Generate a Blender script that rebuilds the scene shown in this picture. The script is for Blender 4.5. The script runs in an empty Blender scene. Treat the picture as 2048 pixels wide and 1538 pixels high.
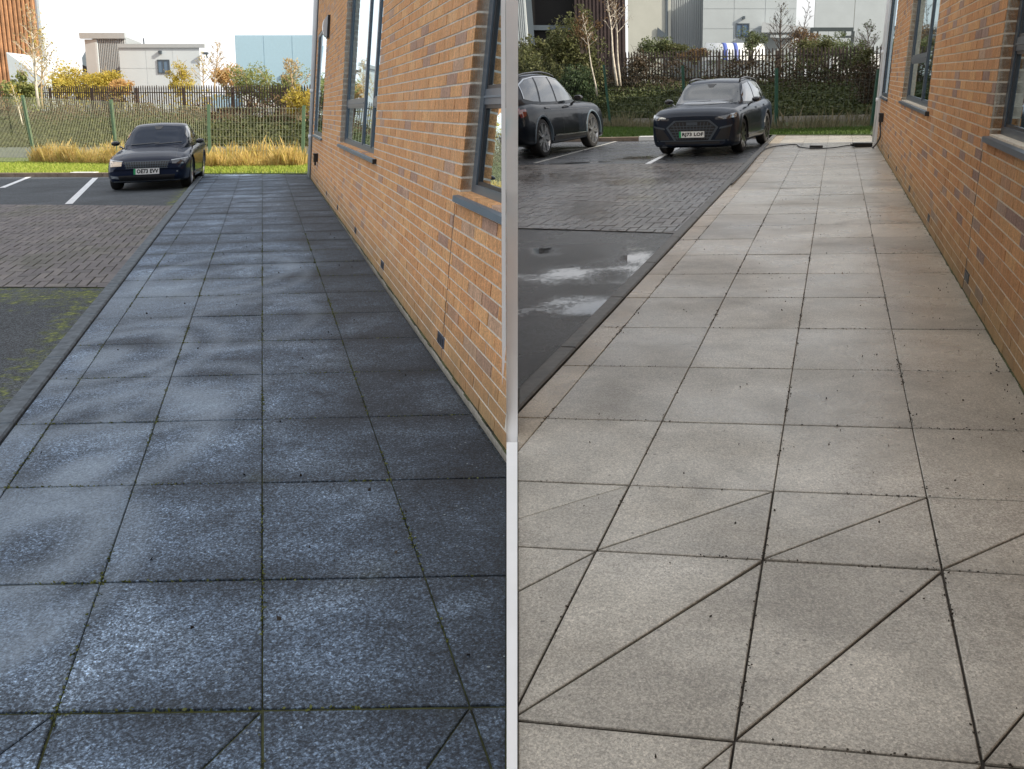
import bpy, bmesh, math, random
import numpy as np
from mathutils import Vector, Matrix
from mathutils.bvhtree import BVHTree

random.seed(7); rng = np.random.default_rng(7)
scene = bpy.context.scene
COL = scene.collection

# ------------------------------------------------------------------ camera
cam_data = bpy.data.cameras.new("camera"); cam = bpy.data.objects.new("camera", cam_data)
COL.objects.link(cam); scene.camera = cam
cam.location = (0, 0, 1.66); cam.rotation_euler = (math.radians(90 - 17.0307), 0, 0)
cam_data.sensor_fit = 'HORIZONTAL'; cam_data.sensor_width = 36.0
cam_data.lens = 36.0 * 1900.0 / 2048.0
cam_data.clip_start = 0.05; cam_data.clip_end = 2000

# ------------------------------------------------------------------ light
SUN_EL, SUN_AZ = math.radians(30), math.atan2(.935, -.36)
world = bpy.data.worlds.new("World"); scene.world = world; world.use_nodes = True
wn = world.node_tree; wn.nodes.clear()
w_out = wn.nodes.new("ShaderNodeOutputWorld"); w_bg = wn.nodes.new("ShaderNodeBackground")
sky = wn.nodes.new("ShaderNodeTexSky"); sky.sky_type = 'NISHITA'; sky.sun_disc = False
sky.sun_elevation = SUN_EL; sky.sun_rotation = SUN_AZ; sky.air_density = 1.0; sky.dust_density = 3.0; sky.ozone_density = 1.0
w_tc = wn.nodes.new("ShaderNodeTexCoord"); w_map = wn.nodes.new("ShaderNodeMapping"); w_map.inputs['Scale'].default_value = (1.3, 1.3, 3.6)
w_noi = wn.nodes.new("ShaderNodeTexNoise"); w_noi.inputs['Scale'].default_value = 2.2; w_noi.inputs['Detail'].default_value = 6
w_rmp = wn.nodes.new("ShaderNodeValToRGB"); w_rmp.color_ramp.elements[0].position = .36; w_rmp.color_ramp.elements[1].position = .62
w_rmp.color_ramp.elements[0].color = (.45,.45,.45,1); w_rmp.color_ramp.elements[1].color = (1,1,1,1)
w_mix = wn.nodes.new("ShaderNodeMixRGB"); w_mix.inputs[2].default_value = (8.6, 8.6, 8.7, 1)
wn.links.new(w_tc.outputs['Generated'], w_map.inputs[0]); wn.links.new(w_map.outputs[0], w_noi.inputs['Vector'])
wn.links.new(w_noi.outputs['Fac'], w_rmp.inputs[0]); wn.links.new(w_rmp.outputs[0], w_mix.inputs[0])
wn.links.new(sky.outputs[0], w_mix.inputs[1]); wn.links.new(w_mix.outputs[0], w_bg.inputs[0]); wn.links.new(w_bg.outputs[0], w_out.inputs[0])
w_bg.inputs[1].default_value = 0.12
sun_d = bpy.data.lights.new("sun", 'SUN'); sun_d.energy = 5.0; sun_d.angle = math.radians(.6); sun_d.color = (1, .9, .74)
sun = bpy.data.objects.new("sun", sun_d); COL.objects.link(sun)
sdir = Vector((math.cos(SUN_EL)*math.sin(SUN_AZ), math.cos(SUN_EL)*math.cos(SUN_AZ), math.sin(SUN_EL)))
sun.rotation_euler = sdir.to_track_quat('Z', 'Y').to_euler(); sun.location = (20, -10, 20)
scene.view_settings.view_transform = 'Standard'; scene.view_settings.look = 'None'
scene.view_settings.gamma = 1; scene.view_settings.exposure = 0.35; scene.view_settings.use_curve_mapping = False

# ------------------------------------------------------------------ helpers
def GL(x, y): return .02848*x - .0095*y           # the two yards fall gently in different directions
def GR(x, y): return .04444*x + .004975*y
def seam(y): return .0028 + .005534*max(y, -3)

def link(o, parent=None):
    COL.objects.link(o)
    if parent is not None:
        o.parent = parent; o.matrix_parent_inverse = Matrix.Translation(-Vector(root_loc(parent)))
    return o
def root_loc(o):
    v = Vector(o.location)
    if o.parent is not None and o.get('_abs'): return v
    return v
def tag(o, label=None, cat=None, group=None, kind=None):
    if label: o['label'] = label
    if cat: o['category'] = cat
    if group: o['group'] = group
    if kind: o['kind'] = kind
    return o
def empty(name, loc=(0,0,0)):
    o = bpy.data.objects.new(name, None); o.location = loc; COL.objects.link(o); o.empty_display_size = .2
    return o
def mesh_of(name, V, F, mat, smooth=False):
    me = bpy.data.meshes.new(name); me.from_pydata([tuple(v) for v in V], [], [tuple(f) for f in F])
    if mat: me.materials.append(mat)
    if smooth: me.polygons.foreach_set('use_smooth', [True]*len(me.polygons))
    me.update(); return me
def obj(name, V, F, mat, parent=None, smooth=False):
    return link(bpy.data.objects.new(name, mesh_of(name, V, F, mat, smooth)), parent)
def bm_obj(name, bm, mat, parent=None, smooth=False):
    me = bpy.data.meshes.new(name); bm.to_mesh(me); bm.free()
    if mat: me.materials.append(mat)
    if smooth: me.polygons.foreach_set('use_smooth', [True]*len(me.polygons))
    return link(bpy.data.objects.new(name, me), parent)

class MB:                                            # collects boxes, prisms and tubes into one mesh
    def __init__(s): s.V = []; s.F = []
    def add(s, V, F):
        n = len(s.V); s.V += [tuple(v) for v in V]; s.F += [tuple(i+n for i in f) for f in F]; return s
    def hexa(s, P):                                  # 8 points: bottom 4 (ccw), top 4
        return s.add(P, [(3,2,1,0),(4,5,6,7),(0,1,5,4),(1,2,6,5),(2,3,7,6),(3,0,4,7)])
    def box(s, x0, x1, y0, y1, z0, z1):
        return s.hexa([(x0,y0,z0),(x1,y0,z0),(x1,y1,z0),(x0,y1,z0),(x0,y0,z1),(x1,y0,z1),(x1,y1,z1),(x0,y1,z1)])
    def tube(s, pts, r, n=6, cap=True):
        pts = [Vector(p) for p in pts]; rs = r if isinstance(r, (list, tuple)) else [r]*len(pts)
        base = len(s.V); up = None
        for i, p in enumerate(pts):
            d = (pts[min(i+1, len(pts)-1)] - pts[max(i-1, 0)])
            if d.length < 1e-9: d = Vector((0,0,1))
            d.normalize()
            if up is None: up = d.orthogonal().normalized()
            a = (up - d*up.dot(d));
            if a.length < 1e-6: a = d.orthogonal()
            a.normalize(); b = d.cross(a); up = a
            for k in range(n):
                t = 2*math.pi*k/n; s.V.append(tuple(p + (a*math.cos(t)+b*math.sin(t))*rs[i]))
        for i in range(len(pts)-1):
            for k in range(n):
                s.F.append((base+i*n+k, base+i*n+(k+1)%n, base+(i+1)*n+(k+1)%n, base+(i+1)*n+k))
        if cap:
            s.F.append(tuple(base+k for k in reversed(range(n)))); m = base+(len(pts)-1)*n
            s.F.append(tuple(m+k for k in range(n)))
        return s
    def build(s, name, mat, parent=None, smooth=False): return obj(name, s.V, s.F, mat, parent, smooth)

def prism(poly, zf, depth, bev=.004):                # poly: list (x,y) ccw; zf(x,y) top height; chamfered top edge
    n = len(poly); ins = inset(poly, bev)
    if len(ins) != n: ins = poly
    V = [(x, y, zf(x,y)-depth) for x,y in poly] + [(x, y, zf(x,y)-bev*.8) for x,y in poly] + [(x, y, zf(x,y)) for x,y in ins]
    F = [tuple(range(2*n, 3*n))]
    for k in range(n):
        j = (k+1) % n
        F += [(k, j, n+j, n+k), (n+k, n+j, 2*n+j, 2*n+k)]
    return V, F
def clip(poly, p, nrm):                              # keep the side nrm points to
    out = []
    for i in range(len(poly)):
        a, b = poly[i], poly[(i+1) % len(poly)]
        da = (a[0]-p[0])*nrm[0] + (a[1]-p[1])*nrm[1]; db = (b[0]-p[0])*nrm[0] + (b[1]-p[1])*nrm[1]
        if da >= 0: out.append(a)
        if (da >= 0) != (db >= 0):
            t = da/(da-db); out.append((a[0]+(b[0]-a[0])*t, a[1]+(b[1]-a[1])*t))
    return out
def area(poly): return .5*sum(poly[i][0]*poly[(i+1)%len(poly)][1]-poly[(i+1)%len(poly)][0]*poly[i][1] for i in range(len(poly)))
def ccw(poly): return poly if area(poly) > 0 else poly[::-1]
def inset(poly, d):
    out = list(poly)
    for i in range(len(poly)):
        a, b = poly[i], poly[(i+1) % len(poly)]; l = math.hypot(b[0]-a[0], b[1]-a[1])
        if l < 1e-6: continue
        nx, ny = -(b[1]-a[1])/l, (b[0]-a[0])/l
        out = clip(out, (a[0]+nx*d, a[1]+ny*d), (nx, ny))
        if len(out) < 3: return []
    return out
def clean(poly, e=.004):
    out = []
    for p in poly:
        if not out or math.hypot(p[0]-out[-1][0], p[1]-out[-1][1]) > e: out.append(p)
    if len(out) > 1 and math.hypot(out[0][0]-out[-1][0], out[0][1]-out[-1][1]) <= e: out.pop()
    return out

# ------------------------------------------------------------------ materials
def mat(name, rough=.8, base=(.5,.5,.5), metal=0, spec=.5, coat=0):
    m = bpy.data.materials.new(name); m.use_nodes = True; nt = m.node_tree; b = nt.nodes['Principled BSDF']
    b.inputs['Base Color'].default_value = (*base, 1); b.inputs['Roughness'].default_value = rough
    b.inputs['Metallic'].default_value = metal; b.inputs['Specular IOR Level'].default_value = spec
    b.inputs['Coat Weight'].default_value = coat
    return m, nt, b
def N(nt, t, **kw):
    n = nt.nodes.new(t)
    for k, v in kw.items():
        if k.startswith('i_'): n.inputs[k[2:].replace('_', ' ')].default_value = v
        else: setattr(n, k, v)
    return n
def noise(nt, vec, scale, detail=4, rough=.55, dist=0):
    n = N(nt, 'ShaderNodeTexNoise'); n.inputs['Scale'].default_value = scale; n.inputs['Detail'].default_value = detail
    n.inputs['Roughness'].default_value = rough; n.inputs['Distortion'].default_value = dist
    if vec is not None: nt.links.new(vec, n.inputs['Vector'])
    return n.outputs['Fac']
def ramp(nt, fac, stops, interp='LINEAR'):
    r = N(nt, 'ShaderNodeValToRGB'); r.color_ramp.interpolation = interp; cr = r.color_ramp
    while len(cr.elements) < len(stops): cr.elements.new(.5)
    for e, (p, c) in zip(cr.elements, stops):
        e.position = p; e.color = (*c, 1) if len(c) == 3 else c
    nt.links.new(fac, r.inputs[0]); return r.outputs[0]
def g3(v): return (v, v, v)
def mix(nt, fac, a, b, mode='MIX'):
    m = N(nt, 'ShaderNodeMixRGB', blend_type=mode)
    for i, v in ((0, fac), (1, a), (2, b)):
        if isinstance(v, (int, float)): m.inputs[i].default_value = v if i == 0 else (v, v, v, 1)
        elif isinstance(v, tuple): m.inputs[i].default_value = (*v, 1)
        else: nt.links.new(v, m.inputs[i])
    return m.outputs[0]
def math_(nt, op, a, b=0):
    m = N(nt, 'ShaderNodeMath', operation=op)
    for i, v in ((0, a), (1, b)):
        if isinstance(v, (int, float)): m.inputs[i].default_value = v
        else: nt.links.new(v, m.inputs[i])
    return m.outputs[0]
def pos(nt): return N(nt, 'ShaderNodeNewGeometry').outputs['Position']
def mapped(nt, vec, scale):
    m = N(nt, 'ShaderNodeMapping'); m.inputs['Scale'].default_value = scale; nt.links.new(vec, m.inputs[0]); return m.outputs[0]
def bump(nt, b, h, strength=.3, dist=.01):
    n = N(nt, 'ShaderNodeBump'); n.inputs['Strength'].default_value = strength; n.inputs['Distance'].default_value = dist
    nt.links.new(h, n.inputs['Height']); nt.links.new(n.outputs[0], b.inputs['Normal'])
def objrand(nt): return N(nt, 'ShaderNodeObjectInfo').outputs['Random']
def isl(nt): return N(nt, 'ShaderNodeNewGeometry').outputs['Random Per Island']
def rnd(nt):                                          # one random number per object and per loose piece
    return math_(nt, 'FRACT', math_(nt, 'ADD', math_(nt, 'MULTIPLY', objrand(nt), 7.31), isl(nt)))

def speck(nt, P, scale, lo, hi, pw=1.0):              # every grain its own tone
    v = N(nt, 'ShaderNodeTexVoronoi'); v.inputs['Scale'].default_value = scale; nt.links.new(P, v.inputs['Vector'])
    c = N(nt, 'ShaderNodeSeparateColor'); nt.links.new(v.outputs['Color'], c.inputs[0])
    return ramp(nt, math_(nt, 'POWER', c.outputs[1], pw), [(0, g3(lo)), (1, g3(hi))])
# weathered slabs, before cleaning: blue grey, biological growth, worn lighter patches, pale lichen specks
def slab_dark():
    m, nt, b = mat('slab_unwashed', .72, spec=.4); P = pos(nt); L = nt.links
    big = noise(nt, P, 1.3, 5, .6, .4); mid = noise(nt, P, 9, 6, .7); fine = noise(nt, P, 75, 5, .75); grit = noise(nt, P, 260, 2, .7)
    base = ramp(nt, big, [(.30, (.028,.040,.058)), (.52, (.056,.079,.112)), (.72, (.118,.158,.21))])
    sepx = N(nt, 'ShaderNodeSeparateXYZ'); L.new(P, sepx.inputs[0])
    # the strip by the wall is never walked on and stays darkest
    wl = math_(nt, 'ADD', math_(nt, 'ADD', sepx.outputs[0], math_(nt, 'MULTIPLY', sepx.outputs[1], .25)), math_(nt, 'MULTIPLY', math_(nt, 'SUBTRACT', noise(nt, P, 1.8, 4), .5), .9))
    base = mix(nt, 1., base, ramp(nt, math_(nt, 'DIVIDE', math_(nt, 'ADD', wl, 1.0), 2.2), [(.1, g3(1.55)), (.5, g3(1.2)), (.70, g3(.58)), (1, g3(.46))]), 'MULTIPLY')
    base = mix(nt, .8, base, ramp(nt, mid, [(.3, g3(.55)), (.5, g3(1)), (.7, g3(1.7))]), 'MULTIPLY')
    base = mix(nt, .9, base, ramp(nt, fine, [(.36, g3(.30)), (.5, g3(.95)), (.64, g3(2.0))]), 'MULTIPLY')
    base = mix(nt, 1., base, speck(nt, P, 135, .5, 1.85, 1.8), 'MULTIPLY'); base = mix(nt, 1., base, speck(nt, P, 230, .6, 1.55, 1.3), 'MULTIPLY')
    # each slab dirtier along its edges
    gen = N(nt, 'ShaderNodeTexCoord').outputs['Generated']; sep = N(nt, 'ShaderNodeSeparateXYZ'); L.new(gen, sep.inputs[0])
    ex = math_(nt, 'ABSOLUTE', math_(nt, 'SUBTRACT', sep.outputs[0], .5)); ey = math_(nt, 'ABSOLUTE', math_(nt, 'SUBTRACT', sep.outputs[1], .5))
    e = math_(nt, 'MAXIMUM', ex, ey); e = math_(nt, 'ADD', e, math_(nt, 'MULTIPLY', math_(nt, 'SUBTRACT', mid, .5), .35))
    base = mix(nt, .8, base, ramp(nt, e, [(.24, g3(1.35)), (.5, g3(.55))]), 'MULTIPLY')
    base = mix(nt, .5, base, ramp(nt, objrand(nt), [(0, g3(.75)), (1, g3(1.25))]), 'MULTIPLY')
    # marks left by a rotary brush: pale rings and discs
    for (cx, cy, r, w, s) in SWIRLS:
        d = N(nt, 'ShaderNodeVectorMath', operation='DISTANCE')
        mp = N(nt, 'ShaderNodeMapping'); mp.inputs['Location'].default_value = (-cx, -cy*.62, 0); mp.inputs['Scale'].default_value = (1, .62, 0)
        L.new(P, mp.inputs[0]); L.new(mp.outputs[0], d.inputs[0]); d.inputs[1].default_value = (0, 0, 0)
        dd = math_(nt, 'ADD', d.outputs['Value'], math_(nt, 'MULTIPLY', math_(nt, 'SUBTRACT', mid, .5), .10))
        band = ramp(nt, math_(nt, 'DIVIDE', dd, r*1.4), [(max(0,(r-w)/(r*1.4)-.12), g3(0 if w < r else 1)), ((r-w*.5)/(r*1.4), g3(1)), (min(.98, r/(r*1.4)+.07), g3(0))])
        amt = math_(nt, 'MULTIPLY', band, s); amt = math_(nt, 'MULTIPLY', amt, ramp(nt, fine, [(.3, g3(.35)), (.65, g3(1))]))
        base = mix(nt, amt, base, mix(nt, 1., (.27, .34, .42), speck(nt, P, 140, .75, 1.2), 'MULTIPLY'))
    vor = N(nt, 'ShaderNodeTexVoronoi'); vor.inputs['Scale'].default_value = 42; L.new(P, vor.inputs['Vector'])
    sc = N(nt, 'ShaderNodeSeparateColor'); L.new(vor.outputs['Color'], sc.inputs[0])
    dot = math_(nt, 'LESS_THAN', vor.outputs['Distance'], math_(nt, 'MULTIPLY', math_(nt, 'SUBTRACT', sc.outputs[0], math_(nt, 'ADD', .52, math_(nt, 'MULTIPLY', noise(nt, P, 2.3, 3), .6))), .9))
    base = mix(nt, math_(nt, 'MULTIPLY', dot, .6), base, (.36, .42, .45))
    moss = ramp(nt, noise(nt, P, 3.1, 4), [(.58, g3(0)), (.75, g3(.5))])
    base = mix(nt, math_(nt, 'MULTIPLY', moss, ramp(nt, e, [(.36, g3(0)), (.52, g3(1))])), base, (.05, .06, .03))
    L.new(base, b.inputs['Base Color'])
    vd = N(nt, 'ShaderNodeTexVoronoi'); vd.inputs['Scale'].default_value = 120; L.new(P, vd.inputs['Vector'])
    bump(nt, b, math_(nt, 'ADD', math_(nt, 'MULTIPLY', vd.outputs['Distance'], .7), math_(nt, 'MULTIPLY', fine, 1.0)), .45, .005)
    return m
SWIRLS = [(-2.93,6.55,.22,.22,.85), (-2.86,6.65,.50,.09,.75), (-2.8,6.7,.66,.05,.5), (-2.10,4.29,.17,.17,.9), (-2.2,4.75,.62,.12,.7), (-2.3,4.5,.40,.25,.45), (-1.95,3.45,.36,.22,.9), (-2.0,3.2,.55,.06,.5), (-1.88,5.44,.26,.26,.6), (-2.0,5.6,.45,.07,.4), (-2.2,7.6,.6,.08,.35), (-3.15,10.1,.8,.09,.55), (-2.75,9.6,.65,.07,.4), (-1.66,2.80,.18,.18,.6), (-3.75,9.0,.8,.8,.5), (-3.2,8.6,.9,.9,.3), (-2.6,5.6,.5,.09,.5)]
def slab_light(name, tint=(1,1,1)):
    m, nt, b = mat(name, .5, spec=.45); P = pos(nt); L = nt.links
    big = noise(nt, P, .9, 4, .55, .3); mid = noise(nt, P, 7, 5, .65); fine = noise(nt, P, 90, 5, .75); grit = noise(nt, P, 300, 2, .7)
    base = ramp(nt, big, [(.3, (.310,.280,.230)), (.5, (.392,.362,.305)), (.7, (.455,.422,.362))])
    base = mix(nt, .6, base, ramp(nt, mid, [(.3, g3(.75)), (.7, g3(1.15))]), 'MULTIPLY')
    base = mix(nt, .8, base, ramp(nt, fine, [(.32, g3(.72)), (.5, g3(1)), (.68, g3(1.35))]), 'MULTIPLY')
    base = mix(nt, 1., base, speck(nt, P, 170, .78, 1.26, 1.2), 'MULTIPLY'); base = mix(nt, 1., base, speck(nt, P, 330, .80, 1.2), 'MULTIPLY')
    damp = ramp(nt, noise(nt, P, 1.15, 6, .62, .8), [(.40, g3(1.08)), (.50, g3(1.0)), (.62, g3(.80))]); base = mix(nt, .9, base, damp, 'MULTIPLY')
    base = mix(nt, .5, base, ramp(nt, objrand(nt), [(0, g3(.74)), (1, g3(1.2))]), 'MULTIPLY')
    base = mix(nt, 1., base, tint, 'MULTIPLY')
    gen = N(nt, 'ShaderNodeTexCoord').outputs['Generated']; sep = N(nt, 'ShaderNodeSeparateXYZ'); L.new(gen, sep.inputs[0])
    ex = math_(nt, 'ABSOLUTE', math_(nt, 'SUBTRACT', sep.outputs[0], .5)); ey = math_(nt, 'ABSOLUTE', math_(nt, 'SUBTRACT', sep.outputs[1], .5))
    e = math_(nt, 'ADD', math_(nt, 'MAXIMUM', ex, ey), math_(nt, 'MULTIPLY', math_(nt, 'SUBTRACT', mid, .5), .2))
    base = mix(nt, .5, base, ramp(nt, e, [(.38, g3(1.05)), (.52, g3(.75))]), 'MULTIPLY')
    vor = N(nt, 'ShaderNodeTexVoronoi'); vor.inputs['Scale'].default_value = 30; L.new(P, vor.inputs['Vector'])
    sc = N(nt, 'ShaderNodeSeparateColor'); L.new(vor.outputs['Color'], sc.inputs[0])
    msk = ramp(nt, noise(nt, P, 1.7, 4, .6), [(.42, g3(0)), (.62, g3(1))])
    dot = math_(nt, 'MULTIPLY', math_(nt, 'LESS_THAN', vor.outputs['Distance'], math_(nt, 'MULTIPLY', math_(nt, 'SUBTRACT', sc.outputs[0], .80), 1.1)), msk)
    base = mix(nt, math_(nt, 'MULTIPLY', dot, .9), base, (.03, .025, .02))
    L.new(base, b.inputs['Base Color'])
    L.new(ramp(nt, big, [(.35, g3(.42)), (.6, g3(.24))]), b.inputs['Roughness'])
    bump(nt, b, math_(nt, 'ADD', fine, math_(nt, 'MULTIPLY', grit, .5)), .3, .003)
    return m
def brick_mat(name, dirt=1.0, gain=1.0):
    m, nt, b = mat(name, .85, spec=.25); P = pos(nt); L = nt.links; r = rnd(nt)
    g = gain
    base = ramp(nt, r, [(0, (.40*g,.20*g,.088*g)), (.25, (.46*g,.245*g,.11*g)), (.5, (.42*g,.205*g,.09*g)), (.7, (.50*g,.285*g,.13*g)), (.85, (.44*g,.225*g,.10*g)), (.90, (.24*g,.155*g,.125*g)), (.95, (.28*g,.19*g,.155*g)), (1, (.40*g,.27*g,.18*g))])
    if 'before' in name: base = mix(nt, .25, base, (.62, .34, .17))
    st = noise(nt, mapped(nt, P, (26, 26, 5)), 1.0, 5, .7); base = mix(nt, 1., base, speck(nt, P, 120, .8, 1.22), 'MULTIPLY')
    base = mix(nt, .75, base, ramp(nt, st, [(.3, g3(.72)), (.5, g3(1)), (.68, g3(1.42))]), 'MULTIPLY')
    base = mix(nt, .5, base, ramp(nt, noise(nt, P, 60, 4, .7), [(.3, g3(.75)), (.7, g3(1.25))]), 'MULTIPLY')
    base = mix(nt, ramp(nt, noise(nt, P, 1.4, 5, .6), [(.52, g3(0)), (.8, g3(.35))]), base, (.42*g, .36*g, .29*g))   # lime bloom
    sep = N(nt, 'ShaderNodeSeparateXYZ'); L.new(P, sep.inputs[0])
    # splash staining on the lowest courses
    low = math_(nt, 'SUBTRACT', sep.outputs[2], math_(nt, 'ADD', math_(nt, 'MULTIPLY', sep.outputs[0], .0445 if 'after' in name else .0285), math_(nt, 'MULTIPLY', sep.outputs[1], .005 if 'after' in name else -.0095)))
    low = math_(nt, 'ADD', low, math_(nt, 'MULTIPLY', math_(nt, 'SUBTRACT', noise(nt, P, 3, 4), .5), .35))
    base = mix(nt, ramp(nt, low, [(0, g3(.75*dirt)), (.22, g3(.35*dirt)), (.45, g3(0))]), base, (.20, .165, .09))
    L.new(base, b.inputs['Base Color']); bump(nt, b, math_(nt, 'ADD', st, noise(nt, P, 90, 3)), .5, .006)
    return m
def simple(name, base, rough=.7, metal=0, spec=.5, coat=0, var=.25, scale=6, bmp=0):
    m, nt, b = mat(name, rough, base, metal, spec, coat)
    if var:
        f = noise(nt, pos(nt), scale, 5, .6)
        c = mix(nt, 1., base, ramp(nt, f, [(.3, g3(1-var)), (.7, g3(1+var))]), 'MULTIPLY'); nt.links.new(c, b.inputs['Base Color'])
        if bmp: bump(nt, b, f, bmp, .01)
    return m
def leafmat(name, cols, trans=.25):
    m, nt, b = mat(name, .6, spec=.3); r = rnd(nt)
    n = len(cols); c = ramp(nt, r, [(i/(n-1), c) for i, c in enumerate(cols)]); nt.links.new(c, b.inputs['Base Color'])
    t = N(nt, 'ShaderNodeBsdfTranslucent'); nt.links.new(c, t.inputs[0]); ms = N(nt, 'ShaderNodeMixShader'); ms.inputs[0].default_value = trans
    out = nt.nodes['Material Output']; nt.links.new(b.outputs[0], ms.inputs[1]); nt.links.new(t.outputs[0], ms.inputs[2]); nt.links.new(ms.outputs[0], out.inputs[0])
    return m
def asphalt(name, wet):
    m, nt, b = mat(name, .85, spec=.4); P = pos(nt); L = nt.links
    big = noise(nt, P, .55, 5, .6, .5); fine = noise(nt, P, 140, 4, .8); mid = noise(nt, P, 8, 5, .6)
    if not wet:
        base = ramp(nt, big, [(.3, (.05,.06,.07)), (.7, (.09,.104,.12))])
        base = mix(nt, .9, base, ramp(nt, fine, [(.3, g3(.35)), (.5, g3(.9)), (.7, g3(2.1))]), 'MULTIPLY'); base = mix(nt, 1., base, speck(nt, P, 100, .35, 1.9, 1.4), 'MULTIPLY')
        sep = N(nt, 'ShaderNodeSeparateXYZ'); L.new(P, sep.inputs[0])
        # moss along the edge by the pavers and kerb
        ln = math_(nt, 'ADD', math_(nt, 'MULTIPLY', sep.outputs[0], .2), sep.outputs[1])   # along the paver edge
        a = math_(nt, 'ABSOLUTE', math_(nt, 'SUBTRACT', ln, 8.55)); a2 = math_(nt, 'ADD', math_(nt, 'MULTIPLY', sep.outputs[0], 3.85), sep.outputs[1])
        k = math_(nt, 'ADD', a, math_(nt, 'MULTIPLY', math_(nt, 'SUBTRACT', mid, .5), 3.0)); k2 = math_(nt, 'ADD', math_(nt, 'ABSOLUTE', math_(nt, 'ADD', a2, 6.9)), math_(nt, 'MULTIPLY', math_(nt, 'SUBTRACT', mid, .5), 3.5))
        mm = math_(nt, 'MAXIMUM', ramp(nt, k, [(0, g3(.95)), (.6, g3(0))]), math_(nt, 'MULTIPLY', ramp(nt, k2, [(0, g3(.8)), (.5, g3(0))]), ramp(nt, sep.outputs[1], [(.0, g3(1)), (1., g3(1))])))
        green = ramp(nt, noise(nt, P, 22, 5, .7), [(.36, (.035,.045,.02)), (.5, (.10,.13,.03)), (.62, (.34,.38,.06))])
        base = mix(nt, math_(nt, 'MULTIPLY', mm, ramp(nt, noise(nt, P, 5, 6, .75), [(.42, g3(.1)), (.56, g3(1))])), base, green)
        L.new(base, b.inputs['Base Color']); bump(nt, b, fine, .8, .008)
    else:
        base = ramp(nt, big, [(.3, (.024,.026,.030)), (.7, (.062,.067,.074))])
        base = mix(nt, .8, base, ramp(nt, fine, [(.3, g3(.45)), (.7, g3(1.8))]), 'MULTIPLY'); base = mix(nt, 1., base, speck(nt, P, 110, .3, 2.0, 1.4), 'MULTIPLY')
        L.new(base, b.inputs['Base Color'])
        pud, wetm = puddle_masks(nt, P, fine)
        L.new(mix(nt, pud, ramp(nt, wetm, [(.35, g3(.36)), (.6, g3(.2))]), g3(.02)), b.inputs['Roughness'])
        b.inputs['Specular IOR Level'].default_value = .55
        bp = N(nt, 'ShaderNodeBump'); bp.inputs['Distance'].default_value = .01; L.new(fine, bp.inputs['Height'])
        L.new(mix(nt, pud, g3(.9), g3(.0)), bp.inputs['Strength']); L.new(bp.outputs[0], b.inputs['Normal'])
    return m
def puddle_masks(nt, P, fine):
    L = nt.links; out = None
    for (cx, cy, rx, ry) in [(1.30,8.9,.40,1.8), (.75,7.6,.75,.42), (.5,9.0,.5,.5), (.35,10.4,.2,.4), (1.9,14.9,.4,.5), (1.0,13.5,.5,1.2), (3.1,23.2,.7,1.0), (1.0,19.0,1.2,1.8), (2.4,17.5,.8,.8), (1.6,22.6,1.0,.35)]:
        mp = N(nt, 'ShaderNodeMapping'); mp.inputs['Scale'].default_value = (1/rx, 1/ry, 0); mp.inputs['Location'].default_value = (-cx/rx, -cy/ry, 0)
        L.new(P, mp.inputs[0]); d = N(nt, 'ShaderNodeVectorMath', operation='LENGTH'); L.new(mp.outputs[0], d.inputs[0])
        v = ramp(nt, math_(nt, 'ADD', d.outputs['Value'], math_(nt, 'ADD', math_(nt, 'MULTIPLY', math_(nt, 'SUBTRACT', noise(nt, P, 2.2, 5, .6), .5), 2.2), math_(nt, 'ADD', math_(nt, 'MULTIPLY', math_(nt, 'SUBTRACT', fine, .5), 2.0), math_(nt, 'MULTIPLY', math_(nt, 'SUBTRACT', noise(nt, P, 26, 5, .8), .5), 2.6)))), [(.45, g3(1)), (1.2, g3(0))])
        out = v if out is None else math_(nt, 'MAXIMUM', out, v)
    return out, noise(nt, P, .8, 5, .6, .5)

M = {}
M['slab_dark'] = slab_dark(); M['slab_light'] = slab_light('slab_washed'); M['slab_pink'] = slab_light('slab_washed_pink', (1.0, .90, .78))
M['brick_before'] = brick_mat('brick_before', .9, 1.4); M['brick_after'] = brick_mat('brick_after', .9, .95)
M['mortar'] = simple('mortar', (.66,.62,.54), .95, var=.2, scale=30, bmp=.3); M['mortar_after'] = simple('mortar_after', (.56,.50,.41), .95, var=.2, scale=30, bmp=.3)
M['asphalt_dry'] = asphalt('asphalt_dry', False); M['asphalt_wet'] = asphalt('asphalt_wet', True)
def paver_mat(name, wet):
    m, nt, b = mat(name, .8, spec=.4); P = pos(nt); r = rnd(nt); fine = noise(nt, P, 90, 4, .75)
    cols = [(0,(.12,.113,.118)), (.35,(.17,.158,.158)), (.6,(.14,.130,.135)), (1,(.20,.185,.178))] if not wet else [(0,(.075,.066,.06)), (.5,(.11,.098,.09)), (1,(.15,.135,.125))]
    base = mix(nt, .8, ramp(nt, r, cols), ramp(nt, fine, [(.3, g3(.6)), (.7, g3(1.5))]), 'MULTIPLY')
    if not wet:
        base = mix(nt, ramp(nt, noise(nt, P, .9, 5, .6), [(.5, g3(0)), (.75, g3(.55))]), base, (.075,.09,.035))
    nt.links.new(base, b.inputs['Base Color'])
    if wet:
        pud, wm = puddle_masks(nt, P, fine)
        nt.links.new(mix(nt, math_(nt, 'MULTIPLY', pud, .9), ramp(nt, wm, [(.35, g3(.45)), (.6, g3(.2))]), g3(.03)), b.inputs['Roughness']); b.inputs['Specular IOR Level'].default_value = .5
    bump(nt, b, fine, .35, .004); return m
M['paver_dry'] = paver_mat('paver_dry', False); M['paver_wet'] = paver_mat('paver_wet', True)
M['joint_moss'] = simple('joint_moss', (.055,.062,.022), .95, var=.8, scale=5, bmp=.5); M['joint_dirt'] = simple('joint_dirt', (.03,.024,.018), .95, var=.4, scale=14)
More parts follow.
